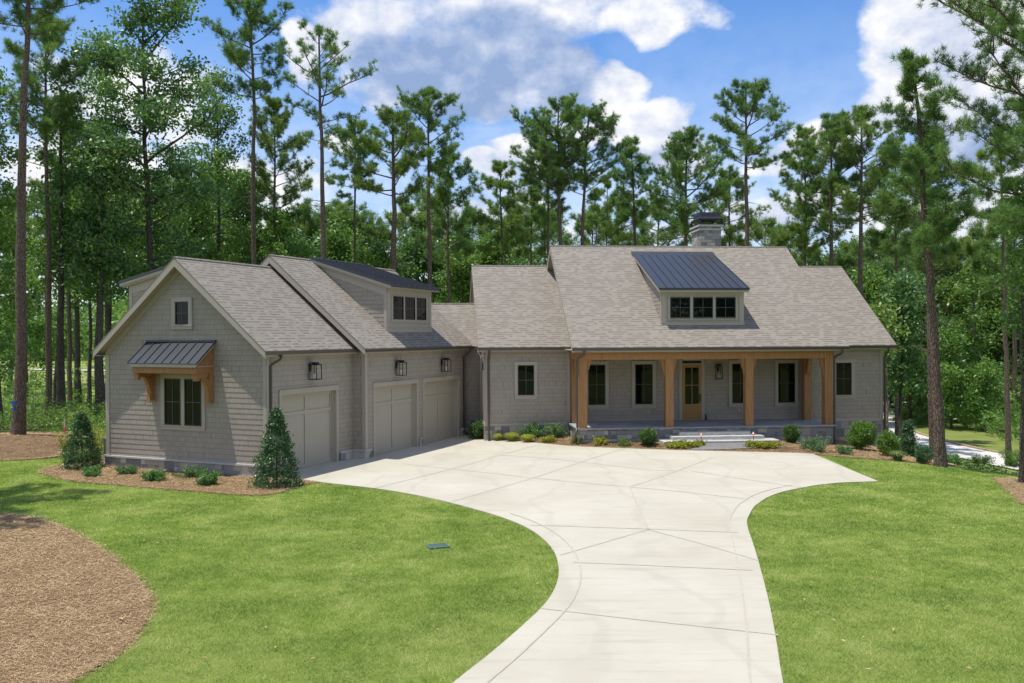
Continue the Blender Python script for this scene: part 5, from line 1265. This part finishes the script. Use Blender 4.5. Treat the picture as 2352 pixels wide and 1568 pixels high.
for px, Y, sc, k in [(640,84,1.05,0),(735,80,.95,1),(790,88,1.1,2),(865,82,1.0,0),(935,86,1.1,1),(1000,90,1.1,2),(1080,80,.95,0),(1180,84,1.0,1),(1250,92,1.1,2),(1360,84,1.0,0),(1420,88,1.1,1),(1510,84,1.05,2),(1640,86,1.0,0),(1760,82,1.05,1),(1800,92,1.15,2),(1870,84,.95,0),(1945,88,1.05,1),(2020,82,1.1,2),(2120,86,1.1,0),(2240,84,1.15,1),(2330,78,1.1,2),(40,76,1.0,0),(110,84,1.15,1),(300,82,1.2,2),(400,84,1.2,0),(480,80,1.2,1),(540,76,1.1,2)]:
    l = at_px(px, Y); l.z = float(terr(l.x, l.y)); s_ = sc*rr.uniform(.92, 1.08); copy_tree(protoP[k], l, (s_, s_, s_), rr.uniform(0, 6.28), 'second row pine behind '+lmk(px), 'second row pines behind the house')
for px, Y, sc, k in [(610,70,1.0,0),(690,68,.95,1),(775,74,1.05,2),(850,70,.95,0),(960,72,1.0,1),(1060,68,.9,2),(1140,72,1.0,0),(1205,70,.95,1),(20,70,1.2,2),(340,66,1.25,0),(470,74,1.3,1),(540,70,1.1,1),(250,68,1.15,2),(1660,76,.85,0),(1780,78,.9,1),(1880,74,.95,2)]:
    l = at_px(px, Y); l.z = float(terr(l.x, l.y)); s_ = sc*rr.uniform(.92, 1.08); copy_tree(protoD[k], l, (s_, s_, s_*.95), rr.uniform(0, 6.28), 'second row broadleaf behind '+lmk(px), 'second row broadleaves behind the house')
for i, e in enumerate(protoP): e['label'] = 'second row pine low over '+['the gap left of the metal dormer roof', 'the start of the metal dormer roof', 'the middle dormer roof seams'][i]
for i, e in enumerate(protoD): e['label'] = 'second row broadleaf low over '+['the left end of the link roof', 'the bedroom gable', 'the bedroom ridge'][i]
# wooded slope on the right, tree by tree
protoR = [T_('d', 2000+90*i, 74+4*i, 640+10*i, 900, 95, 8, 'broadleaf on the wooded slope beyond the road', group='broadleaves on the wooded slope', crown=('leafm', 'leafd', 'leafm')[i], nleaf=24, ls=.19, sp=.55, dens=1.1) for i in range(3)]
protoRP = T_('p', 2110, 82, 600, 860, 90, 8, 'pine on the wooded slope beyond the road', group='pines on the wooded slope', crown='pine2', tl=.5, tw=.04, nn=13, dens=1.2, pads=1.2)
for i in range(46):
    px = rr.uniform(1900, 2560); Y = rr.uniform(88, 140); s_ = rr.uniform(.85, 1.25)*(1+(Y-80)*.004)
    if px < 2100 and Y < 78: continue
    l = at_px(px, Y); l.z = float(terr(l.x, l.y))+max(0, (Y-85)*.035)
    if abs(l.x-29) < 4.5 and l.y < 80: continue
    if i % 4 == 3: copy_tree(protoRP, l, (s_, s_, s_), rr.uniform(0, 6.28), group='pines on the wooded slope')
    else: copy_tree(protoR[i % 3], l, (s_, s_, s_), rr.uniform(0, 6.28), group='broadleaves on the wooded slope')
# far wood as one mass (beyond the meadow and behind everything), plus the wood across the road behind the viewer
def wood_mass(name, pts, h, sp, n, m, ls, seed, label):
    rng = np.random.default_rng(seed); C = []
    for (x, y) in pts:
        hh = h*rng.uniform(.75, 1.2); k = 26; a = rng.uniform(0, 6.28, k); q = rng.uniform(.05, 1, k); r = sp*np.sqrt(np.clip(1-((q-.4)/.62)**2, .05, 1))*rng.uniform(.4, 1, k)
        C.append(np.stack([x+np.cos(a)*r, y+np.sin(a)*r, float(terr(x, y))+q*hh], 1))
    C = np.concatenate(C); Lf = leaves(C, sp*.30, n, ls, rng); e = to_mesh(name, Lf, m, None); tag(e, label, 'woods', kind='stuff'); return e
P_ = []
for i in range(200):
    a = rr.uniform(-.62, .70); d = rr.uniform(120, 185)
    if -.62 < a < -.42 : d = rr.uniform(170, 215)
    P_.append((math.tan(a)*d, d))
wood_mass('far_woods', P_, 10.5, 4.6, 26, MT['leafm'], .55, 4, 'far green woodland closing the view behind the trees')
P_ = [(rr.uniform(-70, 80), rr.uniform(-60, -28)) for i in range(90)]
wood_mass('road_woods', P_, 14, 4.0, 20, MT['leafd'], .6, 6, 'woodland on the near side of the lot mirrored in the windows')

# ------------------------------------------------------------------ shrubs
def shrub_geo(w, h, kind, seed):
    rng = np.random.default_rng(seed); tb = TB(); r = w/2
    if kind == 'cone':
        n = int(2200*h/3); q = rng.uniform(0, 1, n)**1.15; pr = r*(1-q)**.78*(1+.14*np.sin(q*22+rng.uniform(0, 6)))+.05; a = rng.uniform(0, 6.28, n); rad = pr*np.sqrt(rng.uniform(.30, 1, n))
        C = np.stack([np.cos(a)*rad, np.sin(a)*rad, .05+q*h], 1); C += rng.normal(0, .035, C.shape); Lf = leaves(C, .045, 6, .036, rng, .3, .6); tb.tube([[0, 0, 0], [0, 0, h*.9]], [.03, .01], 5)
    elif kind == 'round':
        n = int(900*max(.5, w*h*1.6)); d = unit(rng.normal(0, 1, (n, 3))); lob = unit(rng.normal(0, 1, (14, 3))); rad = rng.uniform(.4, 1, (n, 1))**.6*(.80+.34*np.max(np.clip(d@lob.T, 0, 1)**14, 1, keepdims=True)+rng.normal(0, .04, (n, 1))); C = d*rad*np.array([r, r, h/2])+np.array([0, 0, h*.52]); C = C[C[:, 2] > .03]
        Lf = leaves(C, .04, 7, .030, rng, .5, .55)
        for k in range(8): a = k*.8; tb.tube([[0, 0, 0], [math.cos(a)*r*.5, math.sin(a)*r*.5, h*.6]], [.012, .004], 4)
    elif kind == 'spread':
        C = []
        for k in range(int(26*max(.7, w))):
            a = rng.uniform(0, 6.28); L = r*rng.uniform(.5, 1.15); P, _ = curve([rng.normal(0, r*.25), rng.normal(0, r*.25), 0], [math.cos(a), math.sin(a), rng.uniform(.5, 2.6)*h/max(r, .1)], max(h*.9, L), 5, droop=.5, wob=.12, rng=rng)
            P[:, 2] = np.clip(P[:, 2], 0, h*1.05); tb.tube(P, np.linspace(.008, .003, 6), 4)
            for j in range(1, 6): C += [P[j], P[j]*.5+P[j-1]*.5]
        Lf = leaves(np.array(C), .05, 13, .040, rng, .5, .36)
    elif kind == 'grass':
        n = 420; a = rng.uniform(0, 6.28, n); l = rng.uniform(.5, 1, n); o = rng.normal(0, r*.16, (n, 2)); tip = np.stack([o[:, 0]+np.cos(a)*r*l, o[:, 1]+np.sin(a)*r*l, h*(1.15-l*.7)], 1)
        mid = np.stack([o[:, 0]+np.cos(a)*r*l*.45, o[:, 1]+np.sin(a)*r*l*.45, h*.95*(1.1-l*.3)], 1); b0 = np.concatenate([o, np.zeros((n, 1))], 1); s_ = np.stack([-np.sin(a), np.cos(a), a*0], 1)*.006
        Lf = np.concatenate([np.stack([b0-s_, b0+s_, mid+s_, mid-s_], 1), np.stack([mid-s_, mid+s_, tip+s_*.2, tip-s_*.2], 1)]); tb.tube([[0, 0, 0], [0, 0, .03]], .02, 4)
    elif kind == 'upright':
        C = []
        for k in range(14):
            a = rng.uniform(0, 6.28); P, _ = curve([math.cos(a)*r*.4, math.sin(a)*r*.4, 0], [math.cos(a)*.2, math.sin(a)*.2, 1], h*rng.uniform(.6, 1.05), 5, wob=.05, rng=rng); tb.tube(P, np.linspace(.01, .004, 6), 4)
            for j in range(1, 6): C += [P[j], P[j]*.5+P[j-1]*.5]
        Lf = leaves(np.array(C), .06, 11, .05, rng, .2, .3)
    elif kind == 'cover':
        n = int(500*w); a = rng.uniform(0, 6.28, n); q = np.sqrt(rng.uniform(0, 1, n)); cc = rng.uniform(-1, 1, (26, 2))*[r, r*.42]; cc = cc[(cc[:, 0]/r)**2+(cc[:, 1]/(r*.42))**2 < 1]; k_ = rng.integers(0, len(cc), n); hh = h*rng.uniform(.7, 1.7, len(cc)); C = np.stack([cc[k_, 0]+rng.normal(0, .085, n), cc[k_, 1]+rng.normal(0, .085, n), hh[k_]*rng.uniform(.15, 1, n)], 1); Lf = leaves(C, .025, 7, .034, rng, .8, .6); tb.tube([[0, 0, 0], [0, 0, .03]], .02, 4)
    return tb.get(), Lf
def shrub(px, py, wpx, hpx, kind, m, label, cat='shrub', group=None, name=None, rz=0.0, z=None):
    loc = gp(px, py); loc.y += wpx/FPX*loc.y*.3; loc.z = float(terr(loc.x, loc.y)); s_ = loc.y/FPX
    geo = shrub_geo(wpx*s_, hpx*s_, kind, int(px*3+py) % 977); (V, F), Lf = geo; e = empty(name or 'shrub', loc, label, cat, group, rz)
    np_mesh('stem', V, F, MT['bark2'], parent=e); to_mesh('foliage', Lf, MT[m], e); return e
shrub(627, 1122, 106, 172, 'cone', 'holly', 'cone shaped holly beside the first garage door', 'holly', name='holly_shrub')
shrub(176, 1080, 84, 122, 'cone', 'holly', 'cone shaped dark holly at the left corner of the garage bed', 'holly', name='holly_shrub')
shrub(213, 1058, 38, 75, 'upright', 'yellow', 'tall chartreuse fern like plant by the air conditioner', 'plant', name='foxtail_plant')
shrub(150, 1052, 30, 62, 'upright', 'yellow', 'chartreuse plant left of the dark holly', 'plant', name='foxtail_plant')
for a in [(205,1096,48,26,'spread','nandina','low green shrub right of the dark holly'),(285,1092,46,24,'spread','juniper','low greyish shrub second in the garage bed'),(345,1108,56,32,'spread','nandina','leafy green shrub in the middle of the garage bed'),(440,1100,70,26,'spread','juniper','bluish sprawling juniper under the double window'),(476,1118,52,36,'spread','nandina','green shrub right of the bluish juniper'),
          (1157,1003,74,34,'spread','nandina','feathery shrub left of three under the bedroom window'),(1222,1007,64,38,'spread','nandina','feathery shrub in the middle under the bedroom window'),(1276,1008,58,38,'spread','juniper','feathery shrub right of three by the porch end'),
          (1262,1019,28,16,'spread','yellow','tiny yellow shrub at the drive edge below the bedroom window'),(1330,1021,36,20,'spread','olive','yellowish shrub at the porch corner downspout'),(1380,1025,38,20,'spread','yellow','yellow shrub in front of the porch stone left half'),(1438,1026,38,15,'spread','olive','low olive shrub left of the round boxwood'),
          (1878,1038,72,30,'spread','juniper','spreading juniper right of the steps before the porch end'),(1943,1045,44,24,'spread','juniper','small juniper in the straw below the right wing'),
          (2128,1066,50,46,'spread','holly','glossy shrub at the foot of the leaning pine'),(2195,1068,56,22,'spread','nandina','wild shrub right of the leaning pine'),(2262,1066,54,16,'spread','box','wild bush between the two right pines'),(2335,1075,60,46,'spread','bright','wild bush by the right frame edge')]:
    shrub(*a[:6], a[6])
shrub(1098, 1010, 44, 42, 'round', 'box', 'clipped boxwood between garage and bedroom wing', 'boxwood', name='boxwood_shrub')
shrub(1490, 1027, 48, 40, 'round', 'box', 'round boxwood left of the stone steps', 'boxwood', name='boxwood_shrub')
shrub(1823, 1020, 40, 44, 'round', 'box', 'round boxwood right of the stone steps', 'boxwood', name='boxwood_shrub')
shrub(1957, 1012, 60, 55, 'round', 'holly', 'dark shrub against the right wing foundation')
shrub(1988, 1036, 66, 66, 'round', 'bright', 'large bright green shrub before the right wing')
shrub(2046, 1050, 56, 58, 'round', 'bright', 'bright green shrub at the right house corner')
shrub(2092, 1050, 42, 78, 'cone', 'holly', 'upright dark holly right of the house corner', 'holly', name='holly_shrub')
shrub(2068, 1060, 48, 26, 'grass', 'olive', 'pale ornamental grass tuft at the bed corner', 'grass', name='ornamental_grass')
for a in [(1145,1014,34,20,'yellow grass clump left of the row'),(1175,1016,44,24,'yellow grass clump in the middle of the row'),(1212,1018,42,22,'yellow grass clump right of the row')]:
    shrub(a[0], a[1], a[2], a[3], 'grass', 'yellow', a[4]+' by the drive', 'grass', name='yellow_grass')
shrub(1584, 1033, 88, 9, 'cover', 'yellow', 'yellow groundcover patch left of the flagstone path', 'groundcover', name='groundcover')
shrub(1769, 1034, 92, 9, 'cover', 'yellow', 'yellow groundcover patch right of the flagstone path', 'groundcover', name='groundcover')
# weeds and tall grass at the wood edges
rng = np.random.default_rng(21)
def weeds(name, poly, n, h, m, label, ls=.05):
    c = scatter(poly, n, rng); z = terr(c[:, 0], c[:, 1]); C = np.concatenate([c, (z+rng.uniform(0.05, 1, n)*h*rng.uniform(.4, 1, n))[:, None]], 1)
    o = to_mesh(name, leaves(C, .13, 10, ls, rng, .4, .35), MT[m], None); tag(o, label, 'undergrowth', kind='stuff')
weeds('undergrowth', [(-34,41),(-20,40.5),(-16,38),(-14.5,37.5),(-14,45),(-18,50),(-34,50)], 3800, 1.5, 'leafm', 'leafy undergrowth at the edge of the wood left of the garage', .075)
weeds('undergrowth', [(-60,62),(-34,56),(-20,54),(-16,60),(-22,66),(-50,72),(-70,74)], 2200, 3.0, 'leafm', 'bushes in the meadow edge left of the garage', .13)
weeds('undergrowth', [(15.5,31.8),(17.5,32.2),(22,32),(27,31),(27,34),(19,35)], 700, .25, 'box', 'rough green undergrowth behind the right lawn edge')
weeds('undergrowth', [(38,44),(35.3,53),(34.8,62),(36,70),(39,79),(45,90),(60,96),(75,80),(60,44)], 7000, 1.9, 'leafl', 'pale rough growth on the bank beyond the road', .15)
weeds('undergrowth', [(33,76),(36,84),(42,94),(50,104),(75,104),(75,84),(48,80),(42,74),(38,70)], 4200, 5.5, 'leafm', 'bushy growth at the foot of the wooded slope', .22)
weeds('undergrowth', [(17.5,42),(24,44),(25,60),(19,70),(15,60)], 1500, .9, 'box', 'low growth on the slope behind the right wing', .09)
